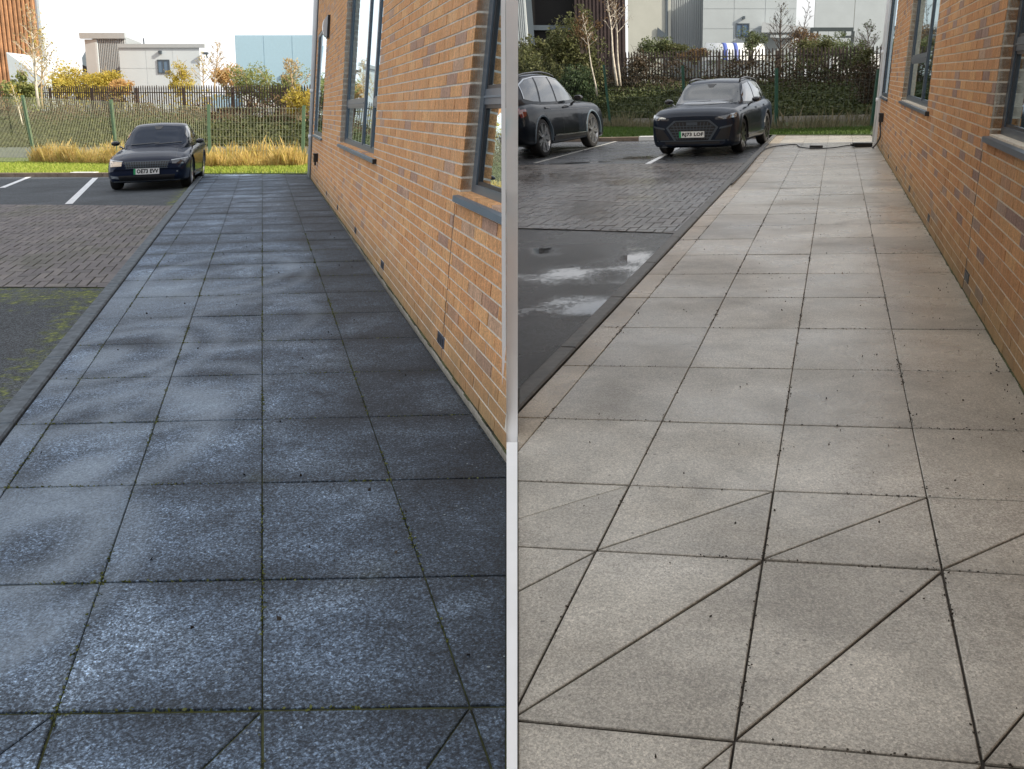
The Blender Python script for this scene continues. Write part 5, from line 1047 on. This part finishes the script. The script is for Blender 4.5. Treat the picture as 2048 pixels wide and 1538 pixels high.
def make_car(S):
    base = Vector(S['loc']); yaw, sc, k, G, mir = S['yaw'], S['scale'], S['lean'], S['G'], S.get('mirror', 1)
    g0 = G(base.x, base.y)
    def T(v):
        x, y, z = v[0]*mir, v[1], v[2]; X = sc*(x*math.cos(yaw)-y*math.sin(yaw)); Y = sc*(x*math.sin(yaw)+y*math.cos(yaw)); Z = sc*z
        return (base.x+X+k*Z, base.y+Y, G(base.x+X, base.y+Y)-.06+Z)
    root = empty('parked_car', (base.x, base.y, g0-.06)); tag(root, S['label'], 'car', 'cars parked against the far kerb')
    def put(name, V, F, m, parent=root, smooth=False):
        FF = F if mir == 1 else [tuple(reversed(f)) for f in F]
        o = obj(name, [T(v) for v in V], FF, m, parent, smooth)
        if parent is not root: o.matrix_parent_inverse = Matrix.Identity(4) if parent.location.length == 0 else o.matrix_parent_inverse
        return o
    # body with wheel arches
    Vb, Fb = loft(S['body'], sec_body, 44); Vh, Fh = loft(S['house'], sec_house, 36)
    me = mesh_of('b', Vb, Fb, None); tmp = bpy.data.objects.new('b', me); COL.objects.link(tmp); cutters = []
    R, tr = S['R'], S['track']
    for y in S['axles']:
        for sx in (-1, 1):
            t = MB(); t.tube([(sx*(tr-.27), y, R), (sx*1.6, y, R)], R*1.12, 28); cm = mesh_of('c', t.V, t.F, None); c = bpy.data.objects.new('c', cm); COL.objects.link(c); cutters.append(c)
            md = tmp.modifiers.new('a', 'BOOLEAN'); md.operation = 'DIFFERENCE'; md.object = c; md.solver = 'EXACT'
    dg = bpy.context.evaluated_depsgraph_get(); me2 = bpy.data.meshes.new_from_object(tmp.evaluated_get(dg))
    V = [tuple(v.co) for v in me2.vertices]; F = [tuple(p.vertices) for p in me2.polygons]
    for c in cutters+[tmp]: bpy.data.objects.remove(c)
    bvh = BVHTree.FromPolygons(Vb, Fb); bvh2 = BVHTree.FromPolygons(Vh, Fh)
    body = put('body', V, F, S['paint']); bm = bmesh.new(); bm.from_mesh(body.data); bmesh.ops.recalc_face_normals(bm, faces=bm.faces)
    for f in bm.faces: f.smooth = f.calc_area() < .05
    for e in bm.edges:
        if len(e.link_faces) == 2 and e.calc_face_angle(0) > .6: e.smooth = False
    bm.to_mesh(body.data); bm.free()
    put('cabin', Vh, Fh, S['paint'], root, True)
    def hit(o, d):
        best = None
        for b in (bvh, bvh2):
            r = b.ray_cast(Vector(o), Vector(d), 9)
            if r[0] is not None and (best is None or r[3] < best[3]): best = r
        return best
    def patch(name, top, bot, axis, m, parent=root, off=.006, rows=4, cols=3, smooth=True, thick=.0, sgn=1):
        # top/bot: matching 2D polylines; axis 'front' (x,z), 'side' (y,z), 'rear' (x,z), 'top' (x,y)
        def dens(P):
            Q = []
            for a, b in zip(P, P[1:]):
                for i in range(cols): Q.append((a[0]+(b[0]-a[0])*i/cols, a[1]+(b[1]-a[1])*i/cols))
            return Q+[P[-1]]
        A, B = dens(top), dens(bot); V = []; n = len(A)
        for j in range(rows+1):
            for a, b in zip(A, B):
                u, v = a[0]+(b[0]-a[0])*j/rows, a[1]+(b[1]-a[1])*j/rows
                if axis == 'front': o, d = (u, -2, v), (0, 1, 0)
                elif axis == 'rear': o, d = (u, 8, v), (0, -1, 0)
                elif axis == 'side': o, d = (sgn*3, u, v), (-sgn, 0, 0)
                else: o, d = (u, v, 4), (0, 0, -1)
                r = hit(o, d); p = r[0] if r else Vector((u, .3, v)) if axis in ('front',) else Vector((sgn*.9, u, v)) if axis == 'side' else Vector((u, v, 1))
                nn = r[1].copy() if r else Vector((0,0,0)); 
                if nn.dot(Vector(d)) > 0: nn = -nn
                V.append(tuple(Vector(p)+nn*off))
        F = []
        for j in range(rows):
            for i in range(n-1): F.append((j*n+i, j*n+i+1, (j+1)*n+i+1, (j+1)*n+i))
        return put(name, V, F, m, parent, smooth)
    # wheels
    for y in S['axles']:
        for sx in (-1, 1):
            w = .235; xo = sx*(tr+.0); prof = [(-w/2,R*.76),(-w/2,R*.90),(-w/2+.02,R*.97),(-w/2+.06,R),(w/2-.06,R),(w/2-.02,R*.97),(w/2,R*.90),(w/2,R*.76)]
            V = []; F = []; n = 28
            for i in range(n):
                a = 2*math.pi*i/n
                for px_, r in prof: V.append((xo-sx*w/2+px_, y+r*math.sin(a), R+r*math.cos(a)))
            kk = len(prof)
            for i in range(n):
                for j in range(kk-1): F.append((i*kk+j, ((i+1)%n)*kk+j, ((i+1)%n)*kk+j+1, i*kk+j+1))
            wh = put('wheel', V, F, M['tyre'], root, True)
            face = xo - sx*.004; b = MB(); b.tube([(face-sx*.16, y, R), (face-sx*.10, y, R)], R*.76, 24); put('brake_disc', b.V, b.F, M['trim_black'], wh)
            b = MB(); V = []; n = 28                     # rim barrel and lip
            for i in range(n):
                a = 2*math.pi*i/n
                for px_, r in ((0,R*.785),(.0,R*.74),(-.10,R*.66)): V.append((face+sx*px_, y+r*math.sin(a), R+r*math.cos(a)))
            F = []
            for i in range(n):
                for j in range(2): F.append((i*3+j, ((i+1)%n)*3+j, ((i+1)%n)*3+j+1, i*3+j+1))
            b.add(V, F); ns = S['spokes']
            for q in range(ns):
                a = 2*math.pi*q/ns+.2
                for da in ((-.13, .13) if S.get('twin') else (0,)):
                    a0, a1 = a+da*.5, a+da; ww = .022 if S.get('twin') else .04
                    def pt(r, a, o, z): return (face+sx*z, y+r*math.sin(a)+o*math.cos(a), R+r*math.cos(a)-o*math.sin(a))
                    r0, r1 = R*.12, R*.75
                    b.hexa([pt(r0,a0,-ww,-.05), pt(r0,a0,ww,-.05), pt(r1,a1,ww*.8,-.035), pt(r1,a1,-ww*.8,-.035), pt(r0,a0,-ww,-.01), pt(r0,a0,ww,-.01), pt(r1,a1,ww*.8,-.002), pt(r1,a1,-ww*.8,-.002)])
            b.tube([(face-sx*.05, y, R), (face-sx*.0, y, R)], R*.16, 14); put('rim', b.V, b.F, S['rim'], wh)
    # glazing
    st = S
    patch('windscreen', st['ws_top'], st['ws_bot'], 'front', st.get('glass', M['car_glass']), root, .007, 8, 8)
    for sx in (-1, 1):
        for (top, bot) in st['side_glass']: patch('side_window', top, bot, 'side', M['car_glass'], root, .007, 5, 4, sgn=sx)
        if st.get('win_trim'):
            for (top, bot) in st['win_trim']: patch('window_trim', top, bot, 'side', M['chrome'], root, .012, 1, 6, sgn=sx)
    if st.get('rw_top'): patch('rear_window', st['rw_top'], st['rw_bot'], 'rear', M['car_glass'], root, .007, 5, 6)
    for sx in (-1, 1):
        for (y0, z0, y1, z1) in st['seams']: patch('door_seam', [(y0-.006,z0),(y1-.006,z1)], [(y0+.006,z0),(y1+.006,z1)], 'side', M['trim_black'], root, .003, 1, 8, sgn=sx)
        for (y0, y1, z) in st['handles']: patch('door_handle', [(y0,z+.018),(y1,z+.018)], [(y0,z-.018),(y1,z-.018)], 'side', st['handle_mat'], root, .022, 1, 3, sgn=sx)
        # mirrors
        my, mz, mw = st['mirror_pos']; b = MB(); x0 = sx*(mw-.10)
        b.hexa([(sx*(mw-.20),my+.02,mz-.10),(x0,my+.02,mz-.04),(x0,my+.10,mz-.04),(sx*(mw-.20),my+.12,mz-.10),(sx*(mw-.20),my+.02,mz-.07),(x0,my+.02,mz-.01),(x0,my+.10,mz-.01),(sx*(mw-.20),my+.12,mz-.07)])
        V, F = [], []; n = 10
        for i, (yy, r) in enumerate(((-.02,.35),(.01,.8),(.07,1),(.13,.95),(.15,.85))):
            for q in range(n):
                a = 2*math.pi*q/n; V.append((sx*(mw)+math.cos(a)*.105*r, my+yy, mz+.045+math.sin(a)*.062*r))
        for i in range(4):
            for q in range(n): F.append((i*n+q, i*n+(q+1)%n, (i+1)*n+(q+1)%n, (i+1)*n+q))
        F += [tuple(reversed(range(n))), tuple(4*n+q for q in range(n))]; b.add(V, F); put('door_mirror', b.V, b.F, st['mirror_mat'], root, False)
    # lower cladding: sills and arch lips
    for sx in (-1, 1):
        for y in st['axles']:
            b = MB(); V = []; F = []; n = 20; lastx = st['wmax']
            for i in range(n+1):
                a = math.pi*(-.06+1.12*i/n)
                for r, o in ((R*1.09, -.05), (R*1.10, .010), (R*1.17, .012), (R*1.19, .0)):
                    yy, zz = y-r*math.cos(a), R+r*math.sin(a); rr = bvh.ray_cast(Vector((sx*3, yy, zz)), Vector((-sx,0,0)), 9)
                    if rr[0] is not None and abs(rr[0].x) > .55: lastx = abs(rr[0].x)
                    V.append((sx*(lastx+o), yy, zz))
            for i in range(n):
                for j in range(3): F.append((i*4+j, i*4+j+1, (i+1)*4+j+1, (i+1)*4+j))
            b.add(V, F); put('wheel_arch', b.V, b.F, st['arch_mat'], root)
        z = st['sill_z']; ya, yb = st['axles'][0]+R*1.2, st['axles'][1]-R*1.2
        b = MB(); xx = st['wmax']; b.hexa([(sx*(xx-.1),ya,z-.1),(sx*(xx-.1),yb,z-.1),(sx*(xx+.004),yb,z-.07),(sx*(xx+.004),ya,z-.07),(sx*(xx-.1),ya,z+.02),(sx*(xx-.1),yb,z+.02),(sx*(xx+.012),yb,z),(sx*(xx+.012),ya,z)]); put('sill', b.V, b.F, M['trim_black'], root)
        if st.get('sill_strip'): a, c, z0, z1 = st['sill_strip']; patch('sill_strip', [(a,z0+.035),(c,z1+.03)], [(a+.05,z0),(c,z1)], 'side', M['chrome'], root, .02, 1, 6, sgn=sx)
    # front details
    for (nm, top, bot, mm_, off) in st['front']: patch(nm, top, bot, 'front', mm_, root, off, 4, 5)
    for (nm, top, bot, mm_, off) in st.get('rear', []): patch(nm, top, bot, 'rear', mm_, root, off, 3, 4)
    for (nm, top, bot, mm_, off) in st.get('sides', []):
        for sx in (-1, 1): patch(nm, top, bot, 'side', mm_, root, off, 3, 4, sgn=sx)
    if st.get('rails'):
        for sx in (-1, 1):
            P = []
            for y in np.linspace(*st['rails'][:2], 12):
                r = bvh2.ray_cast(Vector((sx*st['rails'][2], y, 4)), Vector((0,0,-1)), 9)
                if r[0] is not None: P.append((r[0].x, y, r[0].z+.045))
            P = [(P[0][0],P[0][1],P[0][2]-.05)]+P+[(P[-1][0],P[-1][1],P[-1][2]-.05)]; b = MB(); b.tube(P, .02, 6); put('roof_rail', b.V, b.F, st.get('rail_mat', M['trim_black']), root, True)
    # number plate with its characters
    if st.get('plate'):
        cx, cz, txt = st['plate']; r = hit((cx, -2, cz), (0,1,0)); yy = r[0].y-.03; b = MB(); b.box(cx-.28, cx+.28, yy-.012, yy, cz-.066, cz+.066); pl = put('number_plate', b.V, b.F, M['plate'], root)
        b = MB(); b.box(cx-.28, cx-.235, yy-.0145, yy-.0122, cz-.066, cz+.066); put('green_flash', b.V, b.F, M['plate_green'], pl)
        fc = bpy.data.curves.new('t', 'FONT'); fc.body = txt; fc.size = .112; fc.align_x = 'CENTER'; fc.align_y = 'CENTER'; fc.extrude = .0008; fc.offset = .005; fc.resolution_u = 2; fc.space_character = 1.06
        to = bpy.data.objects.new('t', fc); COL.objects.link(to); dg = bpy.context.evaluated_depsgraph_get(); tm = bpy.data.meshes.new_from_object(to.evaluated_get(dg)); w = max(v.co.x for v in tm.vertices)-min(v.co.x for v in tm.vertices); f = .475/w; hgt = max(v.co.y for v in tm.vertices)-min(v.co.y for v in tm.vertices); fz = .098/hgt
        V = [(cx+.022+v.co.x*f, yy-.0135-v.co.z, cz+v.co.y*fz) for v in tm.vertices]; F = [tuple(p.vertices) for p in tm.polygons]; bpy.data.objects.remove(to); put('plate_lettering', V, F, M['plate_ink'], pl)
    # interior silhouettes behind the windscreen are hidden by the tinted glass; wipers and sensor pod
    for (x0, x1) in ((-.55, .1), (0, .6)):
        top = [(x0, st['wz']+.015), (x1, st['wz']+.05)]; bot = [(x0, st['wz']+.003), (x1, st['wz']+.036)]; patch('wiper', top, bot, 'front', M['trim_black'], root, .02, 1, 6)
    b_ = st['pod']; patch('mirror_pod', [(-.11,b_),(.11,b_)], [(-.05,b_-.07),(.05,b_-.07)], 'front', M['trim_black'], root, .010, 2, 2)
    for (x0, x1, y0, y1) in st.get('creases', []):
        patch('bonnet_crease', [(x0,y0),(x1,y1)], [(x0+.006,y0),(x1+.006,y1)], 'top', M['trim_black'], root, .002, 1, 10)
    return root

def mirror_x(P): return [(-x, z) for x, z in P]
# midnight-blue fastback
sal = dict(glass=M['car_glass_dark'], loc=(-8.541, 22.566), yaw=.206, scale=1.013, lean=.11, G=GL, paint=M['paint_navy'], R=.36, track=.905, axles=(.87, 3.6), wmax=.925, rim=M['rim_silver'], spokes=5, twin=True,
    label='midnight blue fastback car parked nose out beside the dark unwashed path',
    body=[(0,.72,.30,.60,.63,.60),(.08,.80,.22,.66,.70,.70),(.3,.88,.19,.735,.80,.78),(.8,.92,.18,.82,.90,.82),(1.35,.925,.18,.88,.97,.83),(2.3,.925,.18,.92,.97,.84),(3.4,.925,.18,.96,1.0,.84),(4.1,.90,.20,.99,1.03,.80),(4.5,.84,.26,.96,1.0,.74),(4.61,.76,.34,.90,.93,.68)],
    house=[(1.12,.66,.90,.60,.92),(1.5,.75,.93,.64,1.12),(2.05,.80,.95,.61,1.42),(2.6,.81,.96,.60,1.475),(3.2,.80,.98,.585,1.44),(3.9,.76,1.0,.55,1.24),(4.4,.68,1.0,.5,1.03)],
    ws_top=[(-.565,1.385),(0,1.425),(.565,1.385)], ws_bot=[(-.71,.985),(0,.965),(.71,.985)],
    side_glass=[([(1.75,1.20),(2.1,1.38),(2.62,1.415)],[(1.62,1.0),(2.1,.99),(2.62,.99)]), ([(2.70,1.415),(3.1,1.40),(3.5,1.32)],[(2.70,.99),(3.1,1.0),(3.62,1.03)])], win_trim=None,
    seams=[(1.62,.97,1.55,.35),(2.66,.97,2.66,.30),(3.55,1.0,3.45,.62)], handles=[(2.35,2.55,.86),(3.2,3.4,.88)], handle_mat=M['paint_navy'], mirror_pos=(1.72,.99,.99), mirror_mat=M['trim_black'], arch_mat=M['paint_navy'], sill_z=.30, wz=.985, pod=1.40,
    front=[('grille', [(-.50,.665),(.50,.665)], [(-.44,.52),(.44,.52)], M['trim_black'], .006), ('lower_intake', [(-.62,.36),(.62,.36)], [(-.60,.25),(.60,.25)], M['trim_black'], .007), ('lip', [(-.74,.245),(.74,.245)], [(-.72,.225),(.72,.225)], M['chrome'], .012),
        ('headlight', [(-.84,.70),(-.54,.665)], [(-.80,.56),(-.55,.575)], M['lens_warm_glint'], .007), ('headlight', [(.54,.665),(.84,.70)], [(.56,.60),(.80,.58)], M['lens_dark'], .007), ('daytime_lamp', [(.53,.675),(.85,.715)], [(.53,.655),(.85,.695)], M['lens'], .013), ('daytime_lamp', [(-.85,.715),(-.53,.675)], [(-.85,.695),(-.53,.655)], M['lens'], .013),
        ('bumper_trim', [(-.80,.375),(-.62,.34)], [(-.78,.31),(-.60,.29)], M['lens'], .010), ('fog_lamp', [(.655,.44),(.69,.44)], [(.655,.41),(.69,.41)], M['lens'], .010)] +
        [('grille_bar', [(-.50+.012*j,.66-.047*j),(.50-.012*j,.66-.047*j)], [(-.50+.012*j,.652-.047*j),(.50-.012*j,.652-.047*j)], M['frame'], .012) for j in range(4)] + [('grille_bar', [(-.47+.0555*i-.004,.66),(-.47+.0555*i+.004,.66)], [(-.43+.051*i-.004,.52),(-.43+.051*i+.004,.52)], M['frame'], .011) for i in range(18)],
    plate=(.0,.445,'OE73 EVV'), creases=[(-.55,-.62,1.1,.25),(.55,.62,1.1,.25)])
make_car(sal)
# slate-blue electric SUV
suv = dict(loc=(4.25, 22.95), yaw=-.425, scale=1.057, lean=-.08, G=GR, paint=M['paint_slate'], R=.39, track=.945, axles=(.93, 3.86), wmax=.965, rim=M['rim_black'], spokes=10,
    label='slate blue SUV with an octagonal grille parked nose out beside the washed path',
    body=[(0,.78,.24,.82,.86,.70),(.06,.87,.20,.87,.92,.77),(.22,.94,.19,.93,.99,.83),(.8,.965,.19,1.0,1.06,.87),(1.45,.965,.20,1.03,1.10,.87),(2.4,.965,.22,1.03,1.07,.87),(3.5,.965,.22,1.06,1.1,.87),(4.4,.94,.25,1.07,1.12,.84),(4.8,.88,.32,1.02,1.06,.80),(4.92,.80,.40,.95,.98,.74)],
    house=[(1.25,.70,1.0,.64,1.02),(1.6,.78,1.03,.68,1.22),(2.1,.83,1.05,.66,1.53),(2.6,.84,1.06,.65,1.60),(3.5,.84,1.08,.64,1.60),(4.3,.80,1.1,.61,1.50),(4.7,.74,1.1,.58,1.30),(4.85,.70,1.08,.56,1.12)],
    ws_top=[(-.62,1.495),(0,1.53),(.62,1.495)], ws_bot=[(-.745,1.085),(0,1.07),(.745,1.085)],
    side_glass=[([(1.80,1.27),(2.15,1.47),(2.72,1.52)],[(1.70,1.10),(2.15,1.09),(2.72,1.09)]), ([(2.80,1.52),(3.2,1.53),(3.66,1.51)],[(2.80,1.09),(3.2,1.10),(3.66,1.11)]), ([(3.74,1.51),(4.05,1.47),(4.35,1.40)],[(3.74,1.12),(4.1,1.14),(4.42,1.18)])],
    win_trim=None, seams=[(1.66,1.06,1.6,.42),(2.76,1.07,2.76,.36),(3.74,1.08,3.6,.72)], handles=[(2.4,2.62,.95),(3.4,3.62,.97)], handle_mat=M['paint_slate'], mirror_pos=(1.86,1.09,1.04), mirror_mat=M['trim_black'], arch_mat=M['trim_black'], sill_z=.38, wz=1.085, pod=1.50,
    front=[('grille', [(-.36,.745),(.36,.745)], [(-.52,.62),(.52,.62)], M['trim_black'], .006), ('grille', [(-.52,.62),(.52,.62)], [(-.36,.36),(.36,.36)], M['trim_black'], .006), ('grille_frame', [(-.40,.775),(.40,.775)], [(-.37,.75),(.37,.75)], M['frame_after'], .012),
        ('grille_frame', [(-.585,.62),(-.53,.62)], [(-.40,.335),(-.36,.355)], M['frame_after'], .012), ('grille_frame', [(.53,.62),(.585,.62)], [(.36,.355),(.40,.335)], M['frame_after'], .012), ('grille_frame', [(-.40,.775),(-.36,.75)], [(-.585,.62),(-.53,.62)], M['frame_after'], .012), ('grille_frame', [(.36,.75),(.40,.775)], [(.53,.62),(.585,.62)], M['frame_after'], .012),
        ('side_intake', [(-.86,.66),(-.66,.60)], [(-.80,.36),(-.50,.36)], M['trim_black'], .007), ('side_intake', [(.66,.60),(.86,.66)], [(.50,.36),(.80,.36)], M['trim_black'], .007), ('intake_blade', [(-.87,.67),(-.62,.62)], [(-.86,.63),(-.60,.58)], M['frame_after'], .014), ('intake_blade', [(.62,.62),(.87,.67)], [(.60,.58),(.86,.63)], M['frame_after'], .014),
        ('lower_intake', [(-.62,.32),(.62,.32)], [(-.60,.27),(.60,.27)], M['trim_black'], .008), ('lip', [(-.80,.35),(0,.345),(.80,.35)], [(-.80,.335),(0,.325),(.80,.335)], M['frame_after'], .013),
        ('headlight', [(-.92,.90),(-.50,.82)], [(-.90,.79),(-.52,.775)], M['lens_dark'], .007), ('headlight', [(.50,.82),(.92,.90)], [(.52,.775),(.90,.79)], M['lens_dark'], .007), ('daytime_lamp', [(-.92,.89),(-.58,.835)], [(-.92,.84),(-.58,.80)], M['lens'], .013), ('daytime_lamp', [(.82,.88),(.92,.90)], [(.82,.80),(.92,.81)], M['lens'], .013), ('emblem_bar', [(-.12,.735),(.12,.735)], [(-.12,.67),(.12,.67)], M['frame_after'], .016)] +
        [('grille_bar', [(-.50+.035*abs(j-1),.655-.06*j),(.50-.035*abs(j-1),.655-.06*j)], [(-.50+.035*abs(j-1),.640-.06*j),(.50-.035*abs(j-1),.640-.06*j)], M['frame_after'], .012) for j in range(5)] + [('grille_bar', [(-.44+.08*i-.006,.73),(-.44+.08*i+.006,.73)], [(-.33+.06*i-.006,.37),(-.33+.06*i+.006,.37)], M['frame_after'], .011) for i in range(12)],
    rails=(2.25,4.3,.60), plate=(.0,.475,'RJ73 LOF'), creases=[(-.45,-.58,1.25,.3),(.45,.58,1.25,.3),(-.2,-.24,1.25,.25),(.2,.24,1.25,.25)])
make_car(suv)
# dark SUV seen from the side and behind, cut off by the left edge of the washed view
sid = dict(loc=(1.836, 29.58), yaw=2.696, scale=1.224, lean=-.14, G=GR, mirror=1, paint=M['paint_black'], R=.39, track=.92, axles=(.86, 3.70), wmax=.94, rim=M['rim_silver'], spokes=7, twin=True,
    label='dark grey SUV seen side on with silver multi-spoke wheels, its tail cut off', 
    body=[(0,.76,.26,.80,.84,.66),(.07,.86,.21,.87,.93,.74),(.25,.92,.20,.94,1.01,.80),(.8,.94,.20,1.0,1.07,.84),(1.3,.94,.22,1.01,1.08,.84),(2.4,.94,.22,1.03,1.07,.85),(3.4,.94,.22,1.05,1.1,.85),(4.2,.925,.25,1.06,1.12,.83),(4.55,.88,.32,1.0,1.08,.80),(4.72,.80,.42,.92,.98,.72)],
    house=[(1.15,.70,1.0,.64,1.02),(1.5,.77,1.03,.67,1.22),(2.0,.82,1.05,.65,1.56),(2.5,.83,1.06,.64,1.66),(3.3,.83,1.08,.63,1.67),(4.0,.80,1.1,.60,1.60),(4.45,.74,1.1,.56,1.38),(4.62,.70,1.08,.54,1.15)],
    ws_top=[(-.60,1.51),(0,1.55),(.60,1.51)], ws_bot=[(-.745,1.085),(0,1.07),(.745,1.085)],
    side_glass=[([(1.70,1.28),(2.1,1.52),(2.60,1.59)],[(1.58,1.10),(2.1,1.09),(2.60,1.09)]), ([(2.68,1.59),(3.0,1.60),(3.30,1.59)],[(2.68,1.09),(3.0,1.09),(3.46,1.10)]), ([(3.38,1.58),(3.75,1.55),(4.05,1.46)],[(3.54,1.11),(3.8,1.12),(4.12,1.17)])],
    win_trim=[([(1.56,1.14),(2.05,1.535),(2.6,1.61),(3.3,1.61),(3.8,1.565),(4.1,1.46),(4.16,1.17)],[(1.60,1.12),(2.07,1.515),(2.6,1.592),(3.3,1.592),(3.78,1.548),(4.07,1.45),(4.13,1.18)])],
    seams=[(1.52,1.06,1.48,.42),(2.64,1.07,2.64,.36),(3.62,1.08,3.42,.72)], handles=[(2.3,2.52,.96),(3.25,3.47,.98)], handle_mat=M['trim_black'], mirror_pos=(1.74,1.09,1.02), mirror_mat=M['trim_black'], arch_mat=M['frame'], sill_z=.38, wz=1.085, pod=1.52, sill_strip=(1.35,3.15,.36,.40),
    front=[('grille', [(-.35,.74),(.35,.74)], [(-.38,.48),(.38,.48)], M['trim_black'], .006), ('headlight', [(-.86,.82),(-.46,.76)], [(-.84,.70),(-.48,.69)], M['lens_dark'], .007), ('headlight', [(.46,.76),(.86,.82)], [(.48,.69),(.84,.70)], M['lens_dark'], .007)],
    rear=[('tail_lamp', [(.42,.98),(.82,1.0)], [(.42,.84),(.82,.82)], M['lens_red'], .01), ('tail_lamp', [(-.82,1.0),(-.42,.98)], [(-.82,.82),(-.42,.84)], M['lens_red'], .01), ('rear_bumper', [(-.7,.55),(.7,.55)], [(-.7,.36),(.7,.36)], M['trim_black'], .01)],
    sides=[('tail_lamp', [(4.36,.99),(4.60,.97)], [(4.42,.86),(4.60,.82)], M['lens_red'], .008), ('bonnet_line', [(.25,.955),(1.45,1.055)], [(.25,.945),(1.45,1.045)], M['trim_black'], .003), ('shoulder_crease', [(1.0,.905),(3.2,.945)], [(1.0,.885),(3.2,.925)], M['trim_black'], .002)],
    rw_top=[(-.55,1.52),(.55,1.52)], rw_bot=[(-.62,1.18),(.62,1.18)], rails=(2.1,4.1,.58), rail_mat=M['trim_black'], plate=None)
make_car(sid)
